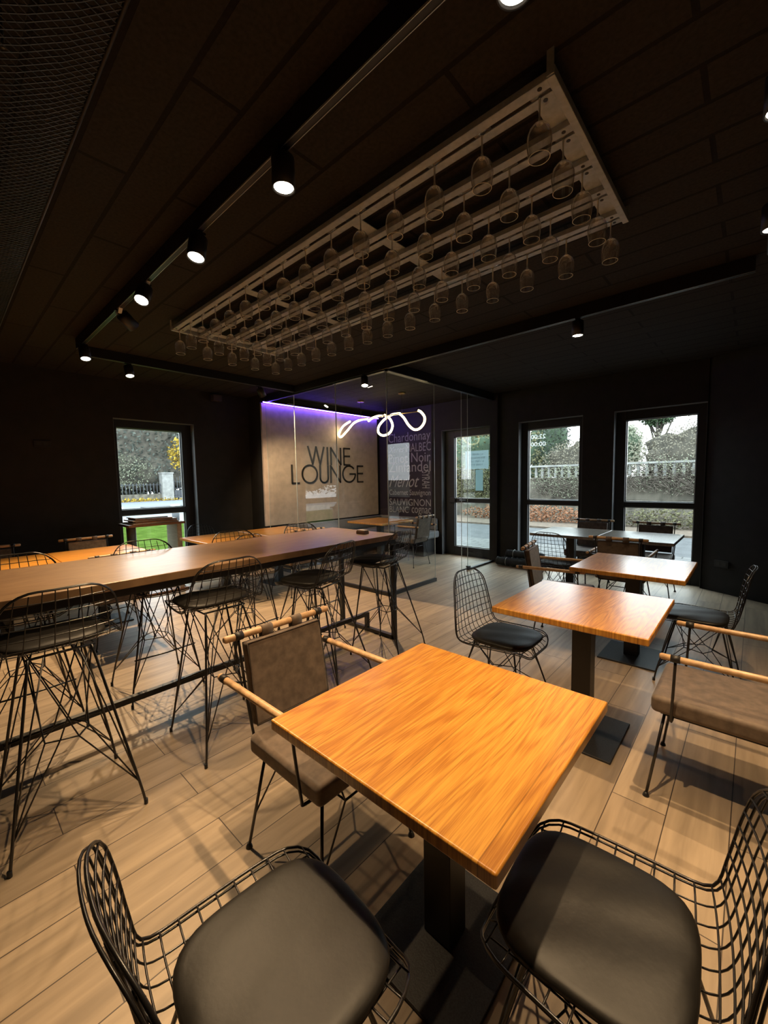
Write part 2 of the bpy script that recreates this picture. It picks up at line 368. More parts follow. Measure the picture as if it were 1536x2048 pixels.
def frame_window(name, o0, o1, g0, g1, axis, plane, zlow=0.12, ztop=2.235, zm=(1.01, 1.085), handle=None, pane_mat=M_win):
    """o = opening, g = glass extent along the wall; plane = inner face of the frame, depth goes outward"""
    root = empty(name, (0, 0, 0)); struct(root)
    m = MB()
    def bx(a, b, z0, z1, d0=0.0, d1=0.07):
        if axis == 'y': m.box(a, b, plane+d0, plane+d1, z0, z1)
        else: m.box(plane-d1, plane-d0, a, b, z0, z1)
    bx(o0, g0, 0, HT); bx(g1, o1, 0, HT); bx(g0, g1, ztop, HT); bx(g0, g1, zm[0], zm[1]); bx(g0, g1, 0, zlow)
    m.build('window_frame', M_frame, root, bevel=0.004)
    m = MB()
    t0 = 0.012
    for (z0, z1) in ((zlow, zm[0]), (zm[1], ztop)):
        bx(g0, g0+t0, z0, z1, 0.05, 0.068); bx(g1-t0, g1, z0, z1, 0.05, 0.068); bx(g0, g1, z0, z0+t0, 0.05, 0.068); bx(g0, g1, z1-t0, z1, 0.05, 0.068)
    m.build('glazing_bead', M_white if False else M_alu, root)
    m = MB()
    if axis == 'y': m.add([(g0, plane+0.04, zlow), (g1, plane+0.04, zlow), (g1, plane+0.04, ztop), (g0, plane+0.04, ztop)], [(0, 1, 2, 3)])
    else: m.add([(plane-0.04, g0, zlow), (plane-0.04, g1, zlow), (plane-0.04, g1, ztop), (plane-0.04, g0, ztop)], [(0, 1, 2, 3)])
    m.build('pane', pane_mat, root)
    return root
wd = frame_window('door_1', DOOR[0], DOOR[1], -4.215, -3.43, 'y', 6.62, 0.17)
MB().box(-4.30, -4.18, 6.585, 6.622, 1.0, 1.10).build('lock', M_black, wd, bevel=0.006)
MB().tube([(-4.06, 6.60, 1.05), (-4.06, 6.555, 1.05), (-3.93, 6.555, 1.05)], 0.011, 10).build('door_handle', M_black, wd)
frame_window('window_1', W2[0], W2[1], -2.79, -1.992, 'y', 6.62)
frame_window('window_2', W3[0], W3[1], -1.372, -0.568, 'y', 6.62)
frame_window('window_3', L1[0], L1[1], 1.73, 2.59, 'x', WX-0.12, 0.12, 2.25, (1.02, 1.10))

# portals so that daylight is sampled through the openings
def portal(x, y, z, sx, sy, rot):
    l = bpy.data.lights.new('window_daylight', 'AREA'); l.shape = 'RECTANGLE'; l.size = sx; l.size_y = sy; l.energy = 1
    o = bpy.data.objects.new('window_daylight', l); COL.objects.link(o); o.location = (x, y, z); o.rotation_euler = rot
    l.cycles.is_portal = True
for (a, b) in (DOOR, W2, W3): portal((a+b)/2, WY+TH+0.01, 1.2, b-a, 2.4, (-PI/2, 0, 0))
portal(WX-TH-0.01, sum(L1)/2, 1.2, 1.1, 2.4, (0, -PI/2, 0))

# projecting wall that carries the pale panel, text wall
struct(MB().box(WX, -6.04, 3.66, WY, 0, CZ).build('wall_lounge', M_wall))
struct(MB().box(-6.04, DOOR[0]-0.22, WY-0.006, WY, 0, CZ).build('wall_lettered', M_textwall))
pan = empty('wall_panel', (-6.04, 5.03, 0)); tag(pan, 'large pale plaster panel carrying the words wine lounge', 'wall panel')
MB().box(0, 0.04, -1.37, 1.38, 0.72, 2.745).build('board', M_plaster, pan, bevel=0.003)
# lettering drawn as strokes: unit letters, width, list of polylines
def arc(cx, cz, r, a0, a1, n=28, rx=None):
    rx = rx or r
    return [(cx+rx*math.cos(math.radians(a0+(a1-a0)*i/n)), cz+r*math.sin(math.radians(a0+(a1-a0)*i/n))) for i in range(n+1)]
LET = {
 'W': (1.05, [[(0, 1), (0.28, 0)], [(0.28, 0), (0.525, 1)], [(0.525, 1), (0.77, 0)], [(0.77, 0), (1.05, 1)]]),
 'I': (0.0, [[(0, 0), (0, 1)]]),
 'N': (0.70, [[(0, 0), (0, 1)], [(0, 1), (0.7, 0)], [(0.7, 0), (0.7, 1)]]),
 'E': (0.46, [[(0, 0), (0, 1)], [(0, 1), (0.46, 1)], [(0, 0.53), (0.44, 0.53)], [(0, 0), (0.46, 0)]]),
 'L': (0.44, [[(0, 1), (0, 0)], [(0, 0), (0.44, 0)]]),
 'O': (1.0, [arc(0.5, 0.5, 0.5, 0, 360)]),
 'U': (0.56, [[(0, 1), (0, 0.28)] + arc(0.28, 0.28, 0.28, 180, 360)[1:] + [(0.56, 1)]]),
 'G': (0.98, [arc(0.5, 0.5, 0.5, 42, 360), [(0.56, 0.5), (1.0, 0.5)]]),
}
def stroke(mb, pl, fx, wid, d0, d1):
    # flat ribbon strokes on plane x=const: coordinates (y, z); fx maps (u,v)->(y,z)
    for i in range(len(pl)-1):
        p = Vector(fx(pl[i])); q = Vector(fx(pl[i+1])); t = (q-p)
        if t.length < 1e-6: continue
        t.normalize(); nrm = Vector((-t.y, t.x))*wid/2; e = t*wid*0.25
        c = [p-e+nrm, p-e-nrm, q+e-nrm, q+e+nrm]
        v = [(d0, k.x, k.y) for k in c]+[(d1, k.x, k.y) for k in c]
        mb.add(v, [(0, 1, 2, 3), (7, 6, 5, 4), (0, 4, 5, 1), (1, 5, 6, 2), (2, 6, 7, 3), (3, 7, 4, 0)])
sign = empty('wall_lettering', (-6.0, 5.03, 0)); tag(sign, 'thin dark capital letters reading WINE LOUNGE on the pale panel', 'sign')
def word(word_, y0, y1, z0, z1, gap):
    tot = sum(LET[c][0] for c in word_)+gap*(len(word_)-1); k = (y1-y0)/tot; x = 0
    for c in word_:
        mb = MB()
        for pl in LET[c][1]: stroke(mb, pl, lambda p: (y0-5.03+(x+p[0])*k, z0+p[1]*(z1-z0)), 0.034, 0.001, 0.008)
        mb.build('letter', M_letter, sign); x += LET[c][0]+gap
word('WINE', 4.57, 5.60, 1.765, 2.085, 0.24)
word('LOUNGE', 4.21, 5.955, 1.425, 1.745, 0.20)

def text_mesh(txt, name, mat, parent, loc, width, height, rot=(PI/2, 0, 0), shear=0.0, mirror=False, ext=0.002):
    cu = bpy.data.curves.new(name, 'FONT'); cu.body = txt; cu.extrude = 0; cu.shear = shear; cu.resolution_u = 3
    to = bpy.data.objects.new(name, cu); COL.objects.link(to)
    bpy.context.view_layer.update()
    me = bpy.data.meshes.new_from_object(to.evaluated_get(bpy.context.evaluated_depsgraph_get()))
    bpy.data.objects.remove(to); bpy.data.curves.remove(cu)
    xs = [v.co.x for v in me.vertices]; ys = [v.co.y for v in me.vertices]
    sx = width/(max(xs)-min(xs)); sy = height/(max(ys)-min(ys)); mx_, my_ = min(xs), min(ys)
    for v in me.vertices:
        v.co.x = (v.co.x-mx_)*sx; v.co.y = (v.co.y-my_)*sy
        if mirror: v.co.x = width-v.co.x
    me.materials.clear(); me.materials.append(mat); me.name = name
    o = bpy.data.objects.new(name, me); COL.objects.link(o); o.parent = parent; o.location = loc; o.rotation_euler = rot
    return o
names = empty('wall_lettering', (-5.75, WY-0.008, 0)); tag(names, 'chalk grey grape names lettered on the dark plum wall', 'sign')
for (tx, x, z, wd_, ht, sh) in (('Chardonnay', 0, 2.17, 1.08, 0.24, 0), ('Xeres', 0.0, 2.02, 0.42, 0.12, 0.4), ('MALBEC', 0.47, 2.01, 0.62, 0.17, 0), ('Pinot Noir', 0, 1.80, 1.08, 0.19, 0),
        ('Zinfandel', 0, 1.61, 1.08, 0.21, 0), ('Merlot', 0, 1.30, 0.80, 0.25, 0.5), ('Cabernet Sauvignon', 0, 1.10, 1.08, 0.15, 0),
        ('SAUVIGNON', 0, 0.92, 1.08, 0.14, 0), ('BLANC', 0, 0.77, 0.52, 0.13, 0), ('cognac', 0.60, 0.72, 0.48, 0.17, 0.0)):
    text_mesh(tx, 'word', M_chalk, names, (x, 0, z), wd_, ht, shear=sh)
text_mesh('SYRAH', 'word', M_chalk, names, (0.87, 0, 1.62), 0.34, 0.19, rot=(PI/2, PI/2, 0))
text_mesh('champagne', 'word', M_chalk, names, (0.86, 0, 0.46), 0.27, 0.10, rot=(PI/2, -PI/2, 0))  # guessed word, lettering standing in for a twisted reflection on the glass

# violet LED strip on the panel's top edge, under an added lip that blocks upward light
led = empty('led_strip', (-6.02, 5.03, 2.75)); tag(led, 'violet glowing light strip along the top edge of the pale panel', 'light strip')
MB().box(-0.02, 0.082, -1.37, 1.38, 0.008, 0.020).build('shield_lip', M_black, led)
MB().box(0.066, 0.076, -1.365, 1.375, -0.006, 0.0078).build('light_strip', M_violet, led)
MB().box(-0.01, 0.05, -1.30, -1.22, 0.022, 0.05).build('driver', M_white, led)
MB().box(-0.01, 0.03, -0.86, -0.74, 0.022, 0.048).build('driver', M_white, led)

# ---------------------------------------------------------------- lights on tracks
def track(name, x0, x1, y0, y1, label):
    r = empty(name, ((x0+x1)/2, (y0+y1)/2, CZ)); tag(r, label, 'light track'); cx, cy_ = r.location.x, r.location.y
    MB().box(x0-cx, x1-cx, y0-cy_, y1-cy_, -0.098, 0).build('rail_body', M_black, r, bevel=0.002)
    m = MB()
    if x1-x0 > y1-y0:
        for yy in (y0+0.004, y1-0.006): m.box(x0-cx, x1-cx, yy-cy_, yy+0.002-cy_, -0.1, -0.0975)
    else:
        for xx in (x0+0.004, x1-0.006): m.box(xx-cx, xx+0.002-cx, y0-cy_, y1-cy_, -0.1, -0.0975)
    m.build('rail_edge', M_alu, r)
track('light_track', -4.93, 0.25, 1.010, 1.046, 'black light track running past the glass rack on the camera side')
track('light_track', -5.15, -5.11, 1.10, 3.68, 'black light track across the ceiling near the left wall')
track('light_track', -5.15, -0.05, 3.70, 3.74, 'black light track along the glass partition and towards the windows')
track('light_track', 0.00, 0.036, 1.2, 3.5, 'black light track at the right edge of the ceiling')

def spot_proto(on=True, vertical=True, clips=False):
    r = empty('track_spotlight')
    bodyT = empty('tilt_pivot')  # replaced by mesh pivot below
    bpy.data.objects.remove(bodyT)
    MB().box(-0.014, 0.014, -0.03, 0.03, -0.012, 0.0).cyl((0, 0), 0.009, -0.03, -0.012, 10).build('adapter', M_black, r)
    can = MB().lathe([(0.0, -0.022), (0.041, -0.022), (0.046, -0.027), (0.046, -0.142), (0.041, -0.142), (0.039, -0.132), (0.0, -0.132)], 28).build('lamp_body', M_black, r)
    lens = MB().lathe([(0.0, -0.1365), (0.038, -0.1365)], 24).build('lens', M_lens if on else M_frame, can)
    if clips:
        m = MB()
        for sgn in (-1, 1): m.add([(0.02*sgn, -0.012, 0.0), (0.055*sgn, -0.012, 0.0), (0.02*sgn, -0.012, -0.03), (0.02*sgn, 0.012, 0.0), (0.055*sgn, 0.012, 0.0), (0.02*sgn, 0.012, -0.03)], [(0, 1, 2), (3, 5, 4), (0, 3, 4, 1), (1, 4, 5, 2), (2, 5, 3, 0)])
        m.build('clip', M_white, r)
    return r, can
def lamp(x, y, label, on=True, tilt=(0, 0), power=1.0, clips=False, size=76, col=(1.0, 0.68, 0.37), lensdim=False):
    r, can = spot_proto(on, clips=clips); r.location = (x, y, CZ-0.1+0.0)
    if abs(tilt[0])+abs(tilt[1]) > 0: 
        can.rotation_euler = (tilt[0], tilt[1], 0)
        can.location = (0, 0, -0.01)
    tag(r, label, 'spotlight')
    if on:
        l = bpy.data.lights.new('spot_bulb', 'SPOT'); l.energy = SPOT_W*power; l.spot_size = math.radians(size); l.spot_blend = 0.7
        l.shadow_soft_size = 0.018; l.color = col
        lo = bpy.data.objects.new('spot_bulb', l); COL.objects.link(lo); lo.parent = can; lo.location = (0, 0, -0.145)
        if lensdim: kids(can)[0].data.materials[0] = M_lens_dim
    return r
S = 'black cylinder spotlight '
lamp(-0.476, 1.028, S+'directly above the nearest orange table, cut by top edge', power=1.7)
lamp(-1.451, 1.028, S+'above the leather armchair, second along the rack track', power=1.0)
lamp(-2.22, 1.028, S+'aimed inwards, third along the rack track', tilt=(-0.22, -0.12), power=1.0)
lamp(-3.03, 1.028, S+'with white clips, fourth along the rack track', tilt=(-0.35, -0.35), clips=True, power=1.0)
lamp(-3.62, 1.028, S+'with white clips, switched off', on=False, tilt=(0.9, 0.5), clips=True)
lamp(-4.72, 1.028, S+'at the far left end of the rack track', tilt=(0, -0.32), power=2.6, size=92, lensdim=True)
lamp(-5.13, 1.51, S+'nearest on the track by the left wall', tilt=(0, -0.32), power=2.6, size=92, lensdim=True)
lamp(-5.13, 3.10, S+'tilted, with a bright edge, before the pale panel', tilt=(0.58, 0.08), power=1.55, size=100)
lamp(-3.68, 3.72, S+'hanging in front of the glass partition corner', tilt=(-0.2, -0.22), power=2.2)
lamp(-1.15, 3.72, S+'hanging in front of the two windows', power=0.5)
lamp(0.018, 1.94, S+'nearer one at the right edge of the ceiling', power=1.45)
lamp(0.018, 2.82, S+'farther one at the right edge of the ceiling', power=1.0, lensdim=True)

# curled LED tube lamp in the lounge
LY = 5.25; k_ = LY/5.0
pend = empty('pendant_lamp', (-4.75, LY, 2.45)); tag(pend, 'glowing curled tube pendant lamp hanging inside the glass lounge', 'pendant lamp')
def lp(px, py, dy=0.0):
    d = fw*F_PX + rt2*(px-768) - up2*(py-1024); t = (LY+dy)/d.y
    return (d.x*t+4.75, dy, CAM_H+d.z*t-2.45)
bar = [lp(697, 846), lp(790, 828), lp(838, 823)]
MB().tube([lp(718, 838), lp(838, 822.5)], 0.008, 8).build('bar', M_gold, pend)
pathA = [lp(700, 843, .02), lp(686, 853, .08), lp(678, 868, .06), lp(682, 874, .0), lp(694, 862, -.06), lp(708, 846, -.04), lp(724, 839, .02), lp(735, 838, .03)]
pathB = [lp(737, 842, -.03), lp(745, 836, -.05), lp(757, 832, 0), lp(766, 832, .05)]
pathC = [lp(800, 827, .03), lp(785, 829, .08), lp(770, 838, .08), lp(758, 852, .03), lp(757, 865, -.03), lp(766, 871, -.06), lp(779, 866, -.06), lp(785, 852, -.03), lp(780, 838, .0), lp(769, 830, .02)]
pathD = [lp(800, 828, -.04), lp(808, 836, -.05), lp(817, 850, -.03), lp(828, 859, 0), lp(839, 857, .04), lp(848, 846, .06), lp(849, 834, .04), lp(842, 824, .02), lp(836, 821, 0)]
for p_ in (pathA, pathB, pathC, pathD): MB().tube(crom(p_, 8), 0.019, 10).build('led_tube', M_tube, pend)
for (px, py, px2, py2) in ((722, 838, 722, 806), (804, 826, 804, 793)):
    a_ = lp(px, py); MB().tube([a_, (a_[0], a_[1], CZ-2.45-0.02)], 0.003, 6).build('cord', M_black, pend)
    MB().cyl((a_[0], a_[1]), 0.06, CZ-2.45-0.025, CZ-2.45, 20).build('ceiling_rose', M_gold, pend)

# ---------------------------------------------------------------- glass partition
GX, GY, GT = -3.335, 3.742, 2.79
gp = empty('glass_partition', (GX, GY, 0)); tag(gp, 'clear glass partition enclosing the wine lounge, black rails at top and bottom', 'partition')
def paneg(p0, p1):
    (xa, ya), (xb, yb) = p0, p1
    m = MB(); m.add([(xa-GX, ya-GY, 0.04), (xb-GX, yb-GY, 0.04), (xb-GX, yb-GY, GT-0.03), (xa-GX, ya-GY, GT-0.03)], [(0, 1, 2, 3)])
    m.build('glass_panel', M_pane, gp)
    m = MB()
    for (x, y) in (p0, p1): m.cbox((x-GX, y-GY, GT/2+0.005), (0.007, 0.007, GT-0.07))
    m.build('glass_edge', M_edge, gp)
paneg((GX, GY), (-4.262, GY)); paneg((-4.268, GY), (-5.212, GY)); paneg((-5.218, GY), (-6.0, GY))
paneg((GX, GY+0.003), (GX, 4.73)); paneg((GX+0.012, 5.42), (GX+0.012, 6.46)); paneg((GX-0.012, 5.64), (GX-0.012, 6.46))
m = MB(); m.box(-6.0-GX, 0.02, -0.02, 0.02, 0, 0.045); m.box(-0.02, 0.02, -0.02, 4.74-GY, 0, 0.045); m.build('floor_channel', M_black, gp)
MB().box(-0.02, 0.03, 5.62-GY, 6.5-GY, 0, 0.03).build('floor_channel', M_black, gp)
m = MB(); m.box(-6.0-GX, 0.03, -0.02, 0.02, GT-0.03, CZ); m.box(-0.03, 0.03, -0.02, 6.5-GY, GT-0.03, CZ); m.build('top_rail', M_black, gp)
m = MB(); m.box(-0.95, 0.0, -0.026, -0.0202, GT-0.03, GT-0.022); m.box(0.0302, 0.035, 0.0, 0.80, GT-0.03, GT-0.018); m.build('bright_trim', M_alu, gp)
MB().cbox((0, 5.64-GY, 0.05), (0.05, 0.06, 0.03)).build('floor_guide', M_black, gp)
MB().box(-0.05, 0.09, 6.44-GY, 6.4999-GY, 0, CZ).build('end_post', M_wall, gp)

# ---------------------------------------------------------------- hanging glass rack
RX0, RX1, RY0, RY1, RZ = -3.83, -0.545, 1.478, 2.556, 2.80
rack = empty('glass_rack', (0, 0, RZ)); rack.location = ((RX0+RX1)/2, (RY0+RY1)/2, RZ); tag(rack, 'long grey metal rack under the ceiling with rows of hanging wine glasses', 'glass rack')
rcx, rcy = rack.location.x, rack.location.y
for (x0, x1) in ((RX1-0.028, RX1), (RX0, RX0+0.028)):
    MB().box(x0-rcx, x1-rcx, RY0-rcy, RY1-rcy, -0.006, 0.028).build('end_bar', M_galv, rack, bevel=0.002)
rows = [1.530+0.2405*i for i in range(5)]
xs_g = [-0.615-0.2258*i for i in range(15)]
for ry in rows:
    for s_ in (-1, 1):
        y0 = ry+s_*0.009; y1 = ry+s_*0.046
        MB().box(RX0+0.028-rcx, RX1-0.028-rcx, min(y0, y1)-rcy, max(y0, y1)-rcy, 0.0, 0.004).box(RX0+0.028-rcx, RX1-0.028-rcx, (y1 if s_ > 0 else y1)-rcy-0.0015, y1-rcy+0.0015, 0.0, 0.024).build('rail', M_galv, rack)
        m = MB()
        for xx in (RX1-0.06, RX0+0.06): m.cyl((xx-rcx, (y0+y1)/2-rcy), 0.008, -0.0015, 0.0, 12)
        m.build('screw', M_hole, rack)
for xx in (RX1-0.075, RX0+0.075, -1.62, -2.75):
    MB().box(xx-0.035-rcx, xx+0.035-rcx, RY0+0.01-rcy, RY1-0.01-rcy, 0.026, 0.030).build('cross_plate', M_galv, rack)
for xx in (RX1-0.014, RX0+0.014):
    for yy in (RY0-0.004, RY1): MB().box(xx-0.012-rcx, xx+0.012-rcx, yy-rcy, yy+0.004-rcy, 0.0, CZ-RZ).build('ceiling_bracket', M_galv, rack)

g0 = empty('wine_glass')
MB().lathe([(0.0, 0.006), (0.034, 0.008), (0.036, 0.0065), (0.034, 0.005), (0.010, 0.001), (0.0045, -0.008)], 20).build('foot', M_glass, g0)
MB().lathe([(0.0045, -0.008), (0.0034, -0.03), (0.0034, -0.07), (0.006, -0.086), (0.011, -0.0915)], 10).build('stem', M_rim, g0)
outer = [(0.0, -0.089), (0.012, -0.091), (0.026, -0.099), (0.037, -0.114), (0.0430, -0.135), (0.0435, -0.155), (0.0405, -0.178), (0.0365, -0.204)]
bowl = MB().lathe(outer, 28).build('bowl', M_glass, g0)
MB().tube([(0.0365*math.cos(2*PI*k/28), 0.0365*math.sin(2*PI*k/28), -0.204) for k in range(28)], 0.0011, 5, closed=True).build('rim', M_rim, bowl)
ORD = ['first', 'second', 'third', 'fourth', 'fifth', 'sixth', 'seventh', 'eighth', 'ninth', 'tenth', 'eleventh', 'twelfth', 'thirteenth', 'fourteenth', 'fifteenth']
rown = ['in the nearest row', 'in the second row', 'in the middle row', 'in the fourth row', 'in the farthest row']
GT_ = tree(g0); first = True
for ri, ry in enumerate(rows):
    for gi, gx in enumerate(xs_g):
        g = g0 if first else copy_tree(GT_); first = False
        g.location = (gx, ry, RZ); g.rotation_euler.z = random.random()*6
        tag(g, 'upside-down stemmed wine glass, %s from the right, %s of the rack' % (ORD[gi], rown[ri]), 'wine glass', 'wine glasses hanging from the ceiling rack')

# ---------------------------------------------------------------- wire mesh canopy, upper left
mc = empty('mesh_canopy', (-2.4, -0.3, 2.62)); tag(mc, 'dark wire mesh canopy under the ceiling at the upper left', 'mesh canopy')
m = MB()
def canz(yy):  # sheet curls up towards its edge at y=0.41
    d = max(0.0, yy-0.12)
    return 2.60+0.9*d*d-2.62
cell = 0.026
for sgn in (1, -1):
    c0 = -7.5
    x = -6.3
    nl = int((6.3+0.2)/cell)
    for i in range(-62, nl+62):
        xa = -6.3+i*cell; pts = []
        for j in range(0, 19):
            yy = -1.20+1.61*j/18; xx = xa+sgn*(yy+1.2)*0.8
            if -6.3 <= xx <= 0.1: pts.append((xx+2.4, yy+0.3, canz(yy)))
        if len(pts) > 1: m.tube(pts, 0.0021, 3, cap=False)
m.build('wire_mesh', M_mesh, mc)
MB().tube([(-6.3+2.4, 0.71, canz(0.41)), (0.1+2.4, 0.71, canz(0.41))], 0.006, 6).build('edge_wire', M_mesh, mc)
m = MB()
for xx in (-6.0, -4.5, -3.0, -1.5, 0.0):
    for yy in (-0.9, 0.2): m.tube([(xx+2.4, yy+0.3, canz(yy)), (xx+2.4, yy+0.3, CZ-2.62)], 0.004, 5)
m.build('hanger', M_black, mc)

# ---------------------------------------------------------------- tables
def table(name, x, y, sx, sy, label, mat=None, group=None, th=0.034, plate=(0.40, 0.44)):
    r = empty(name, (x, y, 0)); tag(r, label, 'table', group)
    MB().box(-sx/2, sx/2, -sy/2, sy/2, 0.75-th, 0.75).build('tabletop', mat or M_oak, r, bevel=0.006, seg=3)
    MB().box(-0.05, 0.05, -0.045, 0.045, 0.012, 0.75-th-0.008).build('pedestal', M_black, r, bevel=0.003)
    MB().box(-0.20, 0.20, -0.20, 0.20, 0.75-th-0.008, 0.75-th).build('mounting_plate', M_black, r)
    MB().box(-plate[0]/2, plate[0]/2, -plate[1]/2, plate[1]/2, 0, 0.012).build('base_plate', M_plate, r, bevel=0.003)
    return r
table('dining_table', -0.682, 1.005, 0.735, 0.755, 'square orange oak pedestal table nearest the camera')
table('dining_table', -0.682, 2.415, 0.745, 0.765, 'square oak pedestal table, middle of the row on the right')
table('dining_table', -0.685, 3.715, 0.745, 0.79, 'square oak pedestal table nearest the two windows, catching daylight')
gr = 'pushed-together table pairs'
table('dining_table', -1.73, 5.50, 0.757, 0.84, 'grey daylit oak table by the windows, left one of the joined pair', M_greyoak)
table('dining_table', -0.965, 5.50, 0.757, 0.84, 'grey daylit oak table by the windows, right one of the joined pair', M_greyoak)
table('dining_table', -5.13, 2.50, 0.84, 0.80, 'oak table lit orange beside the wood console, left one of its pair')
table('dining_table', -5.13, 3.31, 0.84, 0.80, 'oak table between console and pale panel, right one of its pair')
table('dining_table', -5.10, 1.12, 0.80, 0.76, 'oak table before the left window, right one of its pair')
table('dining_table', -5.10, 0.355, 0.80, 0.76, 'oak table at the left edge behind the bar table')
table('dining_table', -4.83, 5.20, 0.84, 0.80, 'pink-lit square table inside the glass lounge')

bt = empty('bar_table', (-2.85, 0.9, 0)); tag(bt, 'long high oak bar table on a black metal frame', 'bar table')
BH = 0.968
bx0, bx1, by0, by1 = -3.29+2.85, -2.385+2.85, -1.55-0.9, 2.80-0.9
MB().box(bx0, bx1, by0, by1, BH-0.045, BH).build('tabletop', M_baroak, bt, bevel=0.004)
m = MB(); m.box(bx0+0.03, bx1-0.02, by0+0.02, by1-0.02, BH-0.085, BH-0.0455)
m.build('apron', M_black, bt)
for yy in (by1-0.06, by0+0.06):
    for xx in (-2.395+2.85, -3.10+2.85): MB().cbox((xx, yy, (BH-0.085)/2), (0.04, 0.04, BH-0.085)).build('leg', M_black, bt, bevel=0.003)
    MB().box(-3.12+2.85, -2.375+2.85, yy-0.02, yy+0.02, 0.0, 0.035).build('floor_bar', M_black, bt)
    MB().cbox((-2.745+2.85, yy, 0.10), (0.035, 0.035, 0.15)).build('short_post', M_black, bt)
MB().box(-2.763+2.85, -2.728+2.85, by0+0.06, by1-0.06, 0.145, 0.18).build('foot_rail', M_black, bt)
ab = empty('small_box', (-2.66, 2.62, BH)); tag(ab, 'small grey wooden block lying on the far end of bar table', 'block')
MB().box(-0.055, 0.055, -0.03, 0.03, 0.0, 0.024).build('block_base', M_brownwood, ab, bevel=0.003); MB().box(-0.05, 0.05, -0.027, 0.027, 0.0245, 0.036).build('block_top', M_palewood, ab, bevel=0.002)

# ---------------------------------------------------------------- wire seat shells
def shell(profile, w0f, R=0.105, lift=0.022, fwd=0.028, nw=9, step=0.044, wr=0.0023, rimr=0.0036, bend_t=0.5):
    C = crom(profile, 14); S_ = [0]
    for i in range(1, len(C)): S_.append(S_[-1]+(C[i]-C[i-1]).length)
    L = S_[-1]
    def at(s):
        s = max(0, min(L, s))
        for i in range(1, len(S_)):
            if S_[i] >= s:
                t = (s-S_[i-1])/(S_[i]-S_[i-1]+1e-9); return C[i-1].lerp(C[i], t), (C[i]-C[i-1]).normalized()
        return C[-1], (C[-1]-C[-2]).normalized()
    def w0(s): return w0f(s/L)
    def w(s):
        ww = w0(s); e = min(s, L-s)
        if e < R: ww -= R-math.sqrt(max(0, R*R-(R-e)**2))
        return ww
    def P(x, s, off=0.0):
        p, t = at(s); nrm = Vector((0, -t.z, t.y))  # points up on the seat, forward on the back
        if nrm.z < 0 and t.y < 0: nrm = -nrm
        f = abs(x)/w0(s)
        k = 1/(1+math.exp(-(s/L-bend_t)*16))
        d = lift*(1-k)*f**4+fwd*k*f**2.2
        n2 = Vector((0, 0, 1)).lerp(Vector((0, 1, 0.12)), k)
        return Vector((x, p.y, p.z))+n2*(d+off)
    wires = MB()
    for i in range(nw):
        f = -1+2*(i+1)/(nw+1); pts = []
        M_ = 44
        for j in range(M_+1):
            s = L*j/M_; x = f*w0(s)
            if abs(x) <= w(s)+1e-6: pts.append(P(x, s))
        if len(pts) > 1: wires.tube(pts, wr, 5)
    ns = int(L/step)
    for i in range(1, ns):
        s = L*i/ns; ww = w(s)
        wires.tube([P(ww*(-1+2*j/14), s, 0.0035) for j in range(15)], wr, 5)
    rim = MB(); loop = []
    M_ = 46
    front = [(w(L*0.0+1e-4)*(-1+2*j/6), 0.0) for j in range(7)]
    def side(sg, rev):
        ss = [0]+[R*(1-math.cos(PI/2*q/6)) for q in range(1, 7)]+[R+(L-2*R)*q/24 for q in range(1, 25)]+[L-R*(1-math.cos(PI/2*q/6)) for q in range(5, -1, -1)]
        out = [(sg*w(s), s) for s in ss]; return out[::-1] if rev else out
    lp_ = side(1, False)+[(w(L)*(1-2*j/6), L) for j in range(1, 6)]+side(-1, True)+[(w(0)*(-1+2*j/6), 0.0) for j in range(1, 6)]
    rim.tube([P(x, s, 0.002) for x, s in lp_], rimr, 6, closed=True)
    rim.tube([P(x*0.985, s, -0.008) for x, s in lp_], rimr*0.8, 6, closed=True)
    return wires, rim
def pad(cx, cy_, z, sx, sy, h, n=56, rings=12, ex=3.6):
    m = MB(); prof = []
    for k in range(1, rings+1):
        r = math.sin(k/rings*PI/2)**0.8; prof.append((r, h*(0.5+0.5*max(0, 1-r**9)**0.5)+0.004*(1-r*r)))
    prof[-1] = (1.0, h*0.5)
    prof.append((0.985, h*0.22)); prof.append((0.94, 0.0)); 
    V = [(cx, cy_, z+h+0.004)]
    for r, zz in prof:
        for q in range(n):
            a_ = 2*PI*q/n; c_, s__ = math.cos(a_), math.sin(a_)
            k = (abs(c_)**ex+abs(s__)**ex)**(-1/ex)
            V.append((cx+c_*k*r*sx/2, cy_+s__*k*r*sy/2, z+zz+(0.0015*math.sin(9*c_*r+4*s__*r) if r < 0.9 else 0)))
    fs = [(0, 1+q, 1+(q+1) % n) for q in range(n)]
    for i in range(len(prof)-1):
        for q in range(n): fs.append((1+i*n+q, 1+(i+1)*n+q, 1+(i+1)*n+(q+1) % n, 1+i*n+(q+1) % n))
    fs.append(tuple(1+(len(prof)-1)*n+q for q in reversed(range(n))))
    m.add(V, fs, True); return m

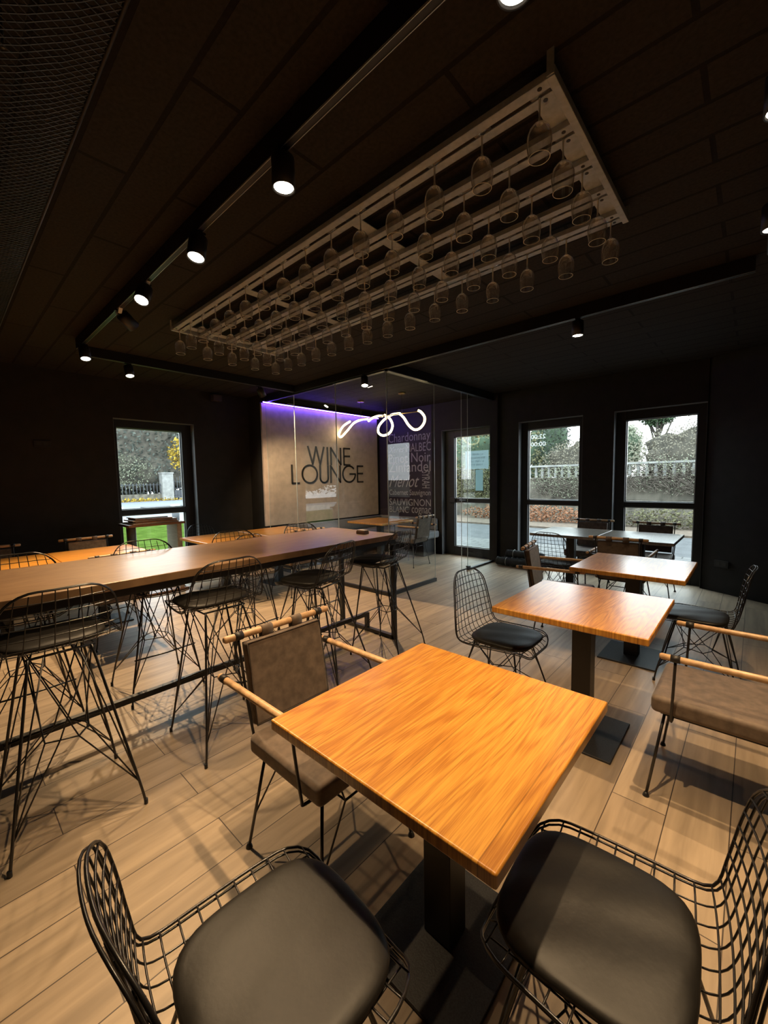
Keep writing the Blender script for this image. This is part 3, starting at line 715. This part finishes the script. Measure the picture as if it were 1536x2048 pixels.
def eiffel(root, zs, oy, topx, topy, foot, kz, rz_, rr, mr=0.0052, sr=0.003, stool=False):
    names_ = []
    ringp = {}
    R_ = rr
    for k in range(8):
        a_ = PI/8+k*PI/4; ringp[k] = Vector((R_*math.cos(a_), R_*math.sin(a_), rz_+(0.012 if k % 2 else 0)))
    corners = [(1, 1), (-1, 1), (-1, -1), (1, -1)]
    for ci, (sx, sy) in enumerate(corners):
        A = Vector((sx*topx, sy*topy+oy, zs)); A2 = Vector((sx*topx*0.55, sy*(topy+0.012)+oy, zs))
        K = Vector((sx*foot*0.93, sy*foot*0.93, kz)); F_ = Vector((sx*foot, sy*foot, 0.004))
        m = MB(); m.tube(crom([A, A.lerp(K, 0.5), K, F_], 5), mr, 7)
        m.tube([A2, A2.lerp(K, 0.5)+Vector((sx*0.004, sy*0.004, 0)), K], sr, 6)
        # struts from the knee in to the ring and up to the neighbouring tops
        r1, r2 = ringp[(2*ci) % 8], ringp[(2*ci+1) % 8]
        n1 = corners[(ci+1) % 4]; n0 = corners[(ci-1) % 4]
        m.tube([K, r2, Vector((n1[0]*topx, n1[1]*topy+oy, zs))], sr, 6)
        m.tube([K, r1, Vector((n0[0]*topx, n0[1]*topy+oy, zs))], sr, 6)
        leg = m.build('leg', M_wire, root)
        MB().tube([F_-Vector((0, 0, 0.004)), F_+Vector((0, 0, 0.02))], 0.0085, 8).build('foot_cap', M_black, leg)
    MB().tube([ringp[k] for k in range(8)], sr*1.1, 6, closed=True).build('brace_ring', M_wire, root)
    m = MB()
    m.tube([(-topx-0.01, topy+oy, zs), (topx+0.01, topy+oy, zs), (topx+0.01, -topy+oy, zs), (-topx-0.01, -topy+oy, zs)], mr, 6, closed=True)
    m.build('seat_mount', M_wire, root)

def make_wire_chair():
    r = empty('wire_chair')
    prof = [(0, 0.235, 0.415), (0, 0.205, 0.440), (0, 0.10, 0.442), (0, -0.05, 0.436), (0, -0.16, 0.442), (0, -0.205, 0.475), (0, -0.230, 0.57), (0, -0.252, 0.70), (0, -0.282, 0.845)]
    wf = lambda t: 0.215+0.03*math.sin(min(1, t/0.5)*PI*0.55) if t < 0.5 else 0.2445-0.075*((t-0.5)/0.5)**1.3
    wires, rim = shell(prof, wf)
    wires.build('wire_shell', M_wire, r); rim.build('rim', M_wire, r)
    pad(0, 0.03, 0.447, 0.385, 0.385, 0.034).build('seat_pad', M_pad, r)
    eiffel(r, 0.428, 0.0, 0.12, 0.13, 0.225, 0.10, 0.22, 0.085)
    return r
def make_stool():
    r = empty('bar_stool')
    prof = [(0, 0.325, 0.735), (0, 0.295, 0.755), (0, 0.20, 0.757), (0, 0.05, 0.752), (0, -0.04, 0.760), (0, -0.09, 0.795), (0, -0.12, 0.87), (0, -0.145, 0.95), (0, -0.17, 1.045)]
    wf = lambda t: 0.205+0.03*math.sin(min(1, t/0.5)*PI*0.55) if t < 0.5 else 0.235-0.055*((t-0.5)/0.5)**1.3
    wires, rim = shell(prof, wf, nw=8, step=0.05)
    wires.build('wire_shell', M_wire, r); rim.build('rim', M_wire, r)
    pad(0, 0.135, 0.762, 0.385, 0.34, 0.032).build('seat_pad', M_pad, r)
    eiffel(r, 0.742, 0.07, 0.11, 0.11, 0.232, 0.11, 0.36, 0.085, mr=0.0058, sr=0.0032)
    MB().tube([(-0.196, 0.206, 0.30), (0, 0.225, 0.30), (0.196, 0.206, 0.30)], 0.005, 7).build('footrest', M_wire, r)
    return r

def make_armchair():
    r = empty('armchair')
    MB().box(-0.225, 0.225, -0.215, 0.225, 0.400, 0.478).build('seat', M_leather, r, bevel=0.022, seg=4)
    MB().box(-0.19, 0.19, -0.19, 0.19, 0.388, 0.3995).build('seat_frame', M_black, r)
    # back cushion (leaning)
    tl = math.radians(-9)
    bc = MB().box(-0.185, 0.185, -0.021, 0.021, 0.0, 0.335).build('back_cushion', M_leather, r, bevel=0.012, seg=3)
    bc.location = (0, -0.235, 0.485); bc.rotation_euler = (-tl, 0, 0)
    m = MB()
    for yy in (-0.021, 0.021):
        m.tube([(-0.182, yy, 0.004), (0.182, yy, 0.004), (0.182, yy, 0.331), (-0.182, yy, 0.331)], 0.0035, 5, closed=True)
    m.build('piping', M_piping, bc)
    by, bz = -0.305, 0.842
    MB().tube([(-0.262, by, bz), (-0.255, by, bz), (0.255, by, bz), (0.262, by, bz)], [0.010, 0.0145, 0.0145, 0.010], 12).build('back_rod', M_rod, r)
    for sx in (-1, 1):
        m = MB(); x0, x1 = (sx*0.075-0.026, sx*0.075+0.026)
        # loop over the rod
        sec = [(-0.013, -0.035), (-0.017, 0.0), (-0.013, 0.013), (0, 0.0185), (0.013, 0.013), (0.017, 0.0), (0.016, -0.035)]
        v = [(x, by+a_, bz+b_) for (a_, b_) in sec for x in (x0, x1)]
        m.add(v, [(2*i, 2*i+1, 2*i+3, 2*i+2) for i in range(len(sec)-1)], True)
        st = m.build('strap', M_leather, r); so = st.modifiers.new('thick', 'SOLIDIFY'); so.thickness = 0.003
        # posts
        m = MB(); m.tube(crom([(sx*0.12, -0.17, 0.392), (sx*0.175, -0.20, 0.395), (sx*0.19, -0.225, 0.43), (sx*0.20, -0.262, 0.62), (sx*0.20, by, bz-0.012)], 5), 0.0058, 7)
        m.build('back_post', M_wire, r)
        MB().tube([(sx*0.183, by, bz), (sx*0.217, by, bz)], 0.0172, 12).build('leather_wrap', M_strap, r)
        arm = MB().tube([(sx*0.262, -0.355, 0.682), (sx*0.262, -0.348, 0.682), (sx*0.262, 0.185, 0.682), (sx*0.262, 0.192, 0.682)], [0.009, 0.0135, 0.0135, 0.009], 12).build('armrest', M_rod, r)
        for yy in (0.135, -0.315): MB().tube([(sx*0.262, yy-0.017, 0.682), (sx*0.262, yy+0.017, 0.682)], 0.0162, 12).build('leather_wrap', M_strap, arm)
        m = MB(); m.tube(crom([(sx*0.262, 0.135, 0.670), (sx*0.25, 0.14, 0.53), (sx*0.238, 0.145, 0.41), (sx*0.225, 0.145, 0.385), (sx*0.13, 0.145, 0.385)], 5), 0.0058, 7)
        m.build('arm_post', M_wire, r)
        MB().tube([(sx*0.262, -0.315, 0.672), (sx*0.203, -0.272, 0.66)], 0.005, 6).build('arm_bracket', M_wire, r)
        for sy in (-1, 1):
            A = Vector((sx*0.175, sy*0.175, 0.392)); F_ = Vector((sx*0.235, sy*0.228, 0.006)); H = Vector((sx*0.085, sy*0.19, 0.335)); Q = A.lerp(F_, 0.66)
            m = MB(); m.tube([A, F_], 0.0062, 7); m.tube([Q, H, H+Vector((sx*0.02, 0, 0.055))], 0.0038, 6)
            lg = m.build('leg', M_wire, r)
            MB().lathe([(0.006, 0.02), (0.012, 0.008), (0.014, 0.0)], 10, (F_.x, F_.y, 0), False, True).build('foot_cap', M_black, lg)
    m = MB()
    for sy in (-1, 1): m.tube([(-0.085, sy*0.19, 0.335), (0.085, sy*0.19, 0.335)], 0.0045, 6)
    for sx in (-1, 1): m.tube([(sx*0.085, -0.19, 0.335), (sx*0.085, 0.19, 0.335)], 0.0038, 6)
    m.build('brace', M_wire, r)
    return r

def place(proto, spots, cat, group):
    T = tree(proto)
    for i, (x, y, deg, label) in enumerate(spots):
        o = proto if i == 0 else copy_tree(T)
        o.location = (x, y, 0); o.rotation_euler = (0, 0, math.radians(deg)); tag(o, label, cat, group)
place(make_wire_chair(), [
    (-0.695, 0.392, -4, 'black wire chair with leather pad at bottom left, nearest the camera'),
    (-0.200, 0.940, 93, 'black wire chair with shaded leather pad at bottom right'),
    (-1.150, 2.365, -90, 'black wire chair facing right beside the middle oak table'),
    (-0.250, 3.575, 90, 'black wire chair at the right edge, facing the third table'),
    (-1.665, 4.80, -3, 'black wire chair seen from behind at the grey joined tables'),
    (-5.87, 2.62, -90, 'black wire chair against the left window reveal behind the console'),
    (-4.66, 2.46, 90, 'black wire chair with only its top showing above the bar table'),
], 'chair', 'black wire chairs')
place(make_stool(), [
    (-2.240, 0.315, 90, 'black wire bar stool at the left edge, nearest the camera'),
    (-2.260, 1.065, 90, 'black wire bar stool behind the nearest leather armchair'),
    (-2.190, 1.790, 107, 'black wire bar stool turned slightly, third along the near side'),
    (-2.270, 2.520, 101, 'black wire bar stool at the far end of the bar table'),
    (-3.180, 0.290, -90, 'black wire bar stool behind the bar table at the left edge'),
    (-3.180, 0.995, -90, 'black wire bar stool behind the bar table, before the left window'),
    (-3.180, 1.700, -90, 'black wire bar stool behind the bar table, before the orange-lit table'),
    (-3.180, 2.400, -90, 'black wire bar stool behind the bar table, before the pale panel'),
], 'bar stool', 'wire bar stools around the bar table')
place(make_armchair(), [
    (-1.215, 0.980, -90, 'taupe leather armchair with wooden rods beside the nearest orange table'),
    (-0.082, 2.320, 90, 'taupe leather armchair cut by the right edge at the middle table'),
    (-1.215, 3.700, -80, 'taupe leather armchair on the left of the third table'),
    (-0.975, 4.780, 0, 'dark leather armchair seen from behind at the grey joined tables'),
    (-1.655, 5.890, 180, 'dark leather armchair against the wall between the two windows'),
    (-0.915, 5.890, 180, 'dark leather armchair silhouetted in front of the rightmost window'),
    (-5.435, 1.140, -90, 'leather armchair against the dark left wall beside the window'),
    (-5.435, 0.300, -90, 'leather armchair against the dark wall at the left edge'),
    (-4.430, 1.080, 90, 'leather armchair between the bar table and the left window tables'),
    (-4.470, 3.140, 90, 'leather armchair between the bar table and the glass corner'),
    (-4.33, 5.42, 92, 'leather armchair inside the glass lounge'),
], 'armchair', 'leather armchairs with wooden rods')

# ---------------------------------------------------------------- lounge bench, console, rolls, wall things
be = empty('upholstered_bench', (-5.7, 6.2, 0)); tag(be, 'grey upholstered corner bench along the lounge walls', 'bench')
MB().box(-0.30, 1.25, -0.20, 0.27, 0.33, 0.47).build('seat', M_bench, be, bevel=0.04, seg=4)
MB().box(-0.30, 0.20, -2.35, -0.205, 0.33, 0.47).build('seat', M_bench, be, bevel=0.04, seg=4)
m = MB(); m.box(-0.30, 1.15, -0.12, 0.27, 0.0, 0.33); m.box(-0.30, 0.12, -2.3, -0.12, 0, 0.33); m.build('plinth', M_black, be)
m = MB(); m.box(-0.299, 1.20, 0.23, 0.29, 0.47, 0.70); m.box(-0.299, -0.24, -2.35, 0.23, 0.47, 0.70); m.build('backrest', M_bench, be, bevel=0.02)

cs = empty('wood_console', (-5.98, 1.93, 0)); tag(cs, 'wooden console in front of the left window, stacked with boards', 'console')
MB().box(-0.22, 0.22, -0.345, 0.34, 0.915, 0.945).build('top', M_brownwood, cs, bevel=0.003)
MB().box(-0.19, 0.19, 0.24, 0.30, 0.50, 0.915).build('side_panel', M_palewood, cs, bevel=0.003)
MB().cyl((0.0, -0.26), 0.055, 0.03, 0.915, 20).build('leg', M_greyleg, cs)
MB().box(-0.19, 0.19, 0.24, 0.30, 0.0, 0.4995).build('side_panel', M_palewood, cs, bevel=0.003)
MB().box(-0.22, 0.22, -0.345, 0.34, 0.0, 0.0295).build('bottom_board', M_brownwood, cs)
zb = 0.946; sp_ = [(0.00, -0.02, 0.40, 0.56, 0.016, M_palewood), (0.01, 0.0, 0.38, 0.50, 0.016, M_brownwood), (0.0, -0.02, 0.36, 0.54, 0.016, M_palewood), (0.02, -0.03, 0.34, 0.44, 0.016, M_brownwood), (0.0, -0.06, 0.30, 0.40, 0.013, M_palewood)]
bn = ['lowest', 'second from the bottom', 'middle one', 'second from the top', 'topmost']
for i, (dx, dy, sx, sy, h, mt) in enumerate(sp_):
    o = MB().box(-sx/2, sx/2, -sy/2, sy/2, 0, h).build('wooden_board', mt, None, bevel=0.002); o.location = (-5.98+dx, 1.93+dy, zb); o.rotation_euler.z = (0.04, -0.05, 0.02, -0.03, 0.05)[i]
    tag(o, 'flat wooden board on the console, %s of its stack' % bn[i], 'board', 'boards stacked on the console'); zb += h+0.001

for i, (x0, x1, y, z, rr_, lb) in enumerate(((-3.15, -2.35, 6.255, 0.079, 0.070, 'front lower'), (-3.10, -2.38, 6.415, 0.077, 0.068, 'back lower'), (-3.02, -2.40, 6.335, 0.203, 0.064, 'upper'))):
    o = empty('rolled_mat', ((x0+x1)/2, y, z)); tag(o, 'black rolled mat tied with string by the window wall, %s roll' % lb, 'rolled mat', 'rolled black mats by the window wall')
    h_ = (x1-x0)/2; m = MB(); pts = []
    m.tube([(-h_+2*h_*q/24, 0.004*math.sin(q), 0.004*math.cos(q*1.7)) for q in range(25)], [rr_*(0.93+0.07*math.sin(q*2.3)) for q in range(25)], 14); m.build('mat', M_roll, o)
    m = MB()
    for xx in (-h_*0.55, h_*0.6): m.tube([(xx, (rr_+0.003)*math.cos(a_*PI/8), (rr_+0.003)*math.sin(a_*PI/8)) for a_ in range(16)], 0.004, 5, closed=True)
    m.build('string', M_string, o)

ws = empty('wall_speaker', (WX, 3.08, 2.79)); tag(ws, 'small dark box speaker high on the left wall near ceiling', 'speaker')
MB().box(0.02, 0.12, -0.07, 0.07, -0.05, 0.05).build('cabinet', simple('brown_black_plastic', (0.035, 0.022, 0.02), 0.6), ws, bevel=0.006); MB().box(0.001, 0.02, -0.02, 0.02, -0.03, 0.03).build('bracket', M_black, ws)
def socket(loc, rz, label):
    o = empty('wall_socket', loc, rz); tag(o, label, 'socket')
    MB().box(-0.08, 0.08, -0.012, -0.001, -0.042, 0.042).build('cover_plate', M_black, o, bevel=0.003)
    m = MB()
    for xx in (-0.04, 0.04): m.lathe([(0.022, 0), (0.022, 0.001)], 16)
    MB().box(-0.055, -0.015, -0.014, -0.0121, -0.02, 0.02).build('switch', M_hole, o); MB().box(0.015, 0.055, -0.014, -0.0121, -0.02, 0.02).build('switch', M_hole, o)
socket((WX+0.001, 0.905, 1.97), PI/2, 'dark double wall plate on the left wall')
socket((-0.255, 6.395, 0.36), -math.atan2(1.02, 1.712), 'dark double socket on the angled wall at right')

# paper notice and vinyl numbers on the glass
pn = empty('paper_notice', (-3.75, 6.645, 1.79)); tag(pn, 'white paper notice taped to the glass door, writing showing through', 'notice')
MB().add([(-0.235, 0, -0.165), (0.235, 0, -0.165), (0.235, 0, 0.165), (-0.235, 0, 0.165)], [(0, 1, 2, 3)]).build('sheet', M_notice, pn)
rnd = random.Random(3)
for r_i in range(4):
    m = MB(); x = -0.17+rnd.random()*0.03; z = 0.095-r_i*0.062
    while x < 0.165-(0.05 if r_i in (0, 3) else 0):
        wd2 = 0.012+rnd.random()*0.01; kk = rnd.choice((0, 1, 2))
        m.box(x, x+0.005, -0.0022, -0.0011, z-0.017, z+0.017)
        if kk: m.box(x, x+wd2, -0.0022, -0.0011, z+0.012, z+0.017)
        if kk == 2: m.box(x, x+wd2, -0.0022, -0.0011, z-0.003, z+0.002)
        x += wd2+0.009+(0.02 if rnd.random() < 0.18 else 0)
    m.build('writing', simple('notice_ink_%d' % r_i, (0.16, 0.22, 0.28), 0.8), pn)
st_ = empty('glass_sticker', (-3.70, 6.645, 1.42)); tag(st_, 'pale strip sticker below the notice on the glass door', 'sticker')
MB().add([(-0.075, 0, -0.19), (0.075, 0, -0.19), (0.075, 0, 0.19), (-0.075, 0, 0.19)], [(0, 1, 2, 3)]).build('sheet', M_vinyl, st_)
vn = empty('window_decal', (-2.75, 6.645, 2.05)); tag(vn, 'white mirrored opening hours lettering at the top of the middle window', 'decal')
text_mesh('22:00', 'digits', M_sticker, vn, (0.0, -0.002, 0.03), 0.24, 0.07, mirror=True); text_mesh('00:00', 'digits', M_sticker, vn, (0.0, -0.002, -0.09), 0.24, 0.07, mirror=True)

# ---------------------------------------------------------------- outside
def ground(name, x0, x1, y0, y1, z, mat, label=None):
    return struct(MB().box(x0, x1, y0, y1, z-0.05, z).build(name, mat))
ground('paving', WX-TH, 12, WY+TH, 9.0, -0.03, M_pave)
ground('street', -30, 12, 9.0, 12.0, -0.06, M_asphalt)
ground('verge', -30, 12, 12.0, 14.05, -0.01, M_verge)
ground('lawn', -17.0, WX-TH, -8, 9.0, -0.10, M_grass)
ground('pavement', -20.5, -17.0, -10, 9.0, -0.08, M_path)
ground('road', -40, -20.5, -12, 40, -0.12, M_road)
ground('ground_far', -60, -40, -20, 60, -0.11, M_verge)
ground('ground_behind_wall', -30, 12, 14.3, 40, -0.11, M_verge)
cw = empty('boundary_wall', (-5, 14.15, 0)); tag(cw, 'stained concrete boundary wall across the street with courses', 'wall')
MB().box(-18, 14, -0.12, 0.12, -0.1, 0.72).build('wall_course', M_conc, cw); MB().box(-18, 14, -0.10, 0.12, 0.725, 1.38).build('wall_course', M_conc, cw)
MB().box(-18, 14, -0.15, 0.15, 1.381, 1.42).build('coping', M_conc, cw)
bl = empty('balustrade', (-5, 14.15, 1.42)); tag(bl, 'white balustrade on top of the boundary wall, half overgrown', 'balustrade')
bp = MB().lathe([(0.05, 0), (0.05, 0.03), (0.03, 0.06), (0.055, 0.16), (0.03, 0.30), (0.05, 0.34), (0.05, 0.37)], 10, (0, 0, 0)).build('baluster', M_stone, bl); bp.location = (-4.4, 0, 0)
for i in range(1, 40):
    c = bp.copy(); COL.objects.link(c); c.parent = bl; c.location = (-4.4+0.22*i, 0, 0)
MB().box(-4.6, 4.4, -0.08, 0.08, 0.37, 0.43).build('handrail', M_stone, bl)

def foliage(name, c, rad, n, size, mat, label, cat, trunk=None, group=None, seed=1, shape='ball', stems=None, core=0.0, cmat=None):
    rn = random.Random(seed); m = MB(); r = empty(name, (c[0], c[1], 0)); tag(r, label, cat, group)
    v = []; f = []
    for i in range(n):
        while True:
            x, y, z = rn.uniform(-1, 1), rn.uniform(-1, 1), rn.uniform(-1, 1)
            if shape == 'box' or x*x+y*y+z*z < 1: break
        # clumping
        cx_ = math.sin(x*7+seed)*math.cos(y*5)*math.sin(z*8+seed*2)
        if shape != 'box' and cx_ < -0.25 and rn.random() < 0.7: continue
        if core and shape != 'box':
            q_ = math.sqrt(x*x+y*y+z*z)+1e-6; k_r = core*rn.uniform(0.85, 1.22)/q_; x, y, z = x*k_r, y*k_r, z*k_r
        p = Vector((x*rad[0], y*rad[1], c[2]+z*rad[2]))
        a_ = Vector((rn.gauss(0, 1), rn.gauss(0, 1), rn.gauss(0, 1))).normalized(); b_ = a_.orthogonal().normalized()
        s_ = size*rn.uniform(0.6, 1.3); o = len(v)
        v += [p, p+a_*s_*0.5+b_*s_*0.3, p+a_*s_, p+a_*s_*0.5-b_*s_*0.3]; f.append((o, o+1, o+2, o+3))
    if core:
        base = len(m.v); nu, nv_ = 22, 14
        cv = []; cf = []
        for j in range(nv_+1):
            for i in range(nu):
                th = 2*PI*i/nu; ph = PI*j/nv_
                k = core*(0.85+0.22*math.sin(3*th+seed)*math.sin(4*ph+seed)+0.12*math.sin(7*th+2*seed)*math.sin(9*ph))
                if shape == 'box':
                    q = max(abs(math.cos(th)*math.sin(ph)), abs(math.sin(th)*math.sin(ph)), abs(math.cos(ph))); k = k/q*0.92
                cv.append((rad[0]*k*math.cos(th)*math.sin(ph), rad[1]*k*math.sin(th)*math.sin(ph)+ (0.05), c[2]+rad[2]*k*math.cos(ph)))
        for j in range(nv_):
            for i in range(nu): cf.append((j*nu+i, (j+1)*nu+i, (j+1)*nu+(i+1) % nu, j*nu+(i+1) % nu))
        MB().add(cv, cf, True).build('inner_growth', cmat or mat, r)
    m.add(v, f); m.build('foliage', mat, r)
    if stems:
        m = MB()
        for i in range(stems[0]):
            x0 = rn.uniform(-1, 1)*rad[0]*0.9; y0 = rn.uniform(-1, 0.3)*rad[1]; z0 = c[2]-rad[2]*rn.uniform(0.2, 1); pts = []
            dx, dz = rn.uniform(-0.5, 0.5), rn.uniform(0.3, 1.0)
            for q in range(7): pts.append((x0+dx*q*0.28*stems[1]+0.1*math.sin(q+i), y0+0.05*math.sin(q*2+i), z0+dz*stems[1]*(q*0.34-0.03*q*q)))
            m.tube(pts, stems[2], 3, cap=False)
        m.build('twigs', M_twig, r)
    if trunk:
        m = MB(); m.tube([(0, 0, -0.1), (0.05, 0, c[2]*0.5), (0, 0.05, c[2])], [trunk, trunk*0.8, trunk*0.5], 8)
        for q in range(9):
            a_ = q*2.4; m.tube([(0, 0.03, c[2]*(0.55+0.04*q)), (math.cos(a_)*rad[0]*0.5, math.sin(a_)*rad[1]*0.5, c[2]+rad[2]*(0.0+0.08*q))], [trunk*0.4, trunk*0.1], 5)
        m.build('trunk', M_bark, r)
    return r
# beyond the boundary wall
M_lpale2 = leafm('leaf_dry_pale', (0.15, 0.135, 0.10))
M_ldark2 = leafm('leaf_grey_green', (0.075, 0.085, 0.072))
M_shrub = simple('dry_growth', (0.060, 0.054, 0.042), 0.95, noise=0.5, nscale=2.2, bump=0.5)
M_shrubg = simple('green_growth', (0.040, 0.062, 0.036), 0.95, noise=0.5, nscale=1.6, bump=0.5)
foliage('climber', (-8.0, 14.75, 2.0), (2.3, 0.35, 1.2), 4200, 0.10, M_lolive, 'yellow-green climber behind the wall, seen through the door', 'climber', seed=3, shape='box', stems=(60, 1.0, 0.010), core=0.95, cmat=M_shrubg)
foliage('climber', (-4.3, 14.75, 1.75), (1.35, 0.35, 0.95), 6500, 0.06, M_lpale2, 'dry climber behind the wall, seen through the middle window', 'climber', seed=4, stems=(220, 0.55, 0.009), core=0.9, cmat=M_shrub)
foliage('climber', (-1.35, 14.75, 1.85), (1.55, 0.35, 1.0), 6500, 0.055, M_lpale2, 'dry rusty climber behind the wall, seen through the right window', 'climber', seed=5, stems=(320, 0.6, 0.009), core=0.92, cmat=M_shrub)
foliage('hanging_vine', (-4.5, 13.93, 1.30), (1.3, 0.06, 0.55), 1500, 0.055, M_lpale, 'tangled dry vines hanging over the wall, middle window', 'vines', seed=21, stems=(150, 0.42, 0.006))
foliage('hanging_vine', (-1.7, 13.93, 1.45), (1.4, 0.06, 0.60), 1100, 0.05, M_lpale, 'tangled dry vines hanging over the wall, right window', 'vines', seed=22, stems=(260, 0.45, 0.006))
foliage('hanging_vine', (-8.2, 13.93, 1.25), (2.0, 0.06, 0.75), 4200, 0.085, M_lolive, 'yellow-green vines over the wall, seen through the door', 'vines', seed=23)
foliage('leaf_litter', (-5.6, 13.4, 0.22), (2.6, 0.35, 0.30), 3000, 0.075, M_lrust, 'rust-coloured fallen leaves banked against the wall', 'leaves', seed=6)['kind'] = 'stuff'
foliage('dry_grass', (-1.6, 13.4, 0.22), (1.4, 0.3, 0.30), 1600, 0.07, M_lolive, 'dry weeds at the foot of the wall, seen through right window', 'weeds', seed=16, stems=(120, 0.35, 0.006))
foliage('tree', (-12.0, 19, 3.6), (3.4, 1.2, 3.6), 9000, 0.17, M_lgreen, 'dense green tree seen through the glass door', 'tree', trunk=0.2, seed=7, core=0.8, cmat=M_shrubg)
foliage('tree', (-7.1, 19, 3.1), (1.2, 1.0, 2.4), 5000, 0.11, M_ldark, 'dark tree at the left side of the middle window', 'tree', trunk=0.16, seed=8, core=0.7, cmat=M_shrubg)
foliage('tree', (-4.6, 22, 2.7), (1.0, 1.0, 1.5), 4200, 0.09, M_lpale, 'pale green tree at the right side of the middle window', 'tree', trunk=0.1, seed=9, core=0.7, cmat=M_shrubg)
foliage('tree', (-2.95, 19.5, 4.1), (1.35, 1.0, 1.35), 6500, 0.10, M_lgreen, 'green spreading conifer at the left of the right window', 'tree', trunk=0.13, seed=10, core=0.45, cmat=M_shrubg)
foliage('tree', (-1.2, 19, 3.3), (0.95, 0.9, 0.95), 700, 0.05, M_lpale, 'nearly bare tree at the right of the right window', 'tree', trunk=0.06, seed=11, stems=(170, 0.9, 0.008))
# beyond the left window
HX = -44.0
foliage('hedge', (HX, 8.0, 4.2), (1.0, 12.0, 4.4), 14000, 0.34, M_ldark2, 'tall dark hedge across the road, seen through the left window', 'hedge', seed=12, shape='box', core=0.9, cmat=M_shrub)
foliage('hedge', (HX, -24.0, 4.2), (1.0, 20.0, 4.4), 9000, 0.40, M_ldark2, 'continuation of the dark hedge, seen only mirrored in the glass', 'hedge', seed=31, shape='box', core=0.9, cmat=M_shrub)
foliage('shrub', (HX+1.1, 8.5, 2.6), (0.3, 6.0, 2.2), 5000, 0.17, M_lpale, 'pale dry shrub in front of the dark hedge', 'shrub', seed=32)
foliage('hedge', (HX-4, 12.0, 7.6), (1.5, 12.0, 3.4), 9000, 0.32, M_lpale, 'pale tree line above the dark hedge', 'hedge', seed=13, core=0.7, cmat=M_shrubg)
foliage('tree', (HX+2.2, 16.6, 4.3), (0.6, 1.5, 1.7), 700, 0.26, M_lyel, 'yellow-leaved tree by the pillar, seen through the left window', 'tree', trunk=0.12, seed=14)
foliage('leaf_litter', (HX+3.4, 11.0, -0.05), (0.5, 6.0, 0.16), 700, 0.2, M_lyel, 'fallen yellow leaves along the far kerb', 'leaves', seed=15)['kind'] = 'stuff'
pl_ = empty('stone_pillar', (HX+2.0, 15.0, 0)); tag(pl_, 'pale stone gate pillar in front of the hedge', 'pillar')
MB().box(-0.4, 0.4, -0.5, 0.5, -0.1, 2.4).build('shaft', M_stone, pl_); MB().box(-0.45, 0.45, -0.55, 0.55, 2.401, 2.52).build('cap', M_stone, pl_)
ft = empty('iron_gate', (HX+2.0, 17.2, 0)); tag(ft, 'dark iron gate beside the pale stone pillar', 'gate')
m = MB()
for i in range(12): m.tube([(0, -1.5+0.27*i, 0.1), (0, -1.5+0.27*i, 1.9+0.5*math.sin(i/11*PI))], 0.03, 5)
for z in (0.3, 1.0, 1.6): m.tube([(0, -1.6, z), (0, 1.55, z)], 0.03, 5)
m.build('bars', M_iron, ft); MB().box(-0.02, 0.02, -1.5, 1.5, 0.05, 0.8).build('lower_panel', M_iron, ft)
fn = empty('iron_fence', (HX+2.0, 10.5, 0)); tag(fn, 'low iron fence before the hedge, left of the pillar', 'fence')
m = MB()
for i in range(28): m.tube([(0, -3.9+0.29*i, 0.0), (0, -3.9+0.29*i, 1.5)], 0.03, 5)
for z in (0.2, 1.35): m.tube([(0, -4, z), (0, 4, z)], 0.03, 5)
m.build('bars', M_iron, fn); MB().box(-0.05, 0.05, -4, 4, 0.0, 0.5).build('plinth', M_conc, fn)
for i, (y_, lb) in enumerate(((4.52, 'left'), (6.57, 'right'))):
    bo = empty('bollard', (-17.6, y_, -0.08)); tag(bo, 'short dark bollard with a pale band, %s one beyond the lawn' % lb, 'bollard', 'bollards beyond the lawn')
    MB().cyl((0, 0), 0.14, 0, 0.42, 14).build('post', M_iron, bo); MB().cyl((0, 0), 0.17, 0.42, 0.5, 14).build('band', M_stone, bo)
    m = MB(); m.cyl((0, 0), 0.10, 0.5, 0.62, 14); m.cyl((0, 0), 0.17, 0.62, 0.68, 14); m.build('cap', M_white, bo)
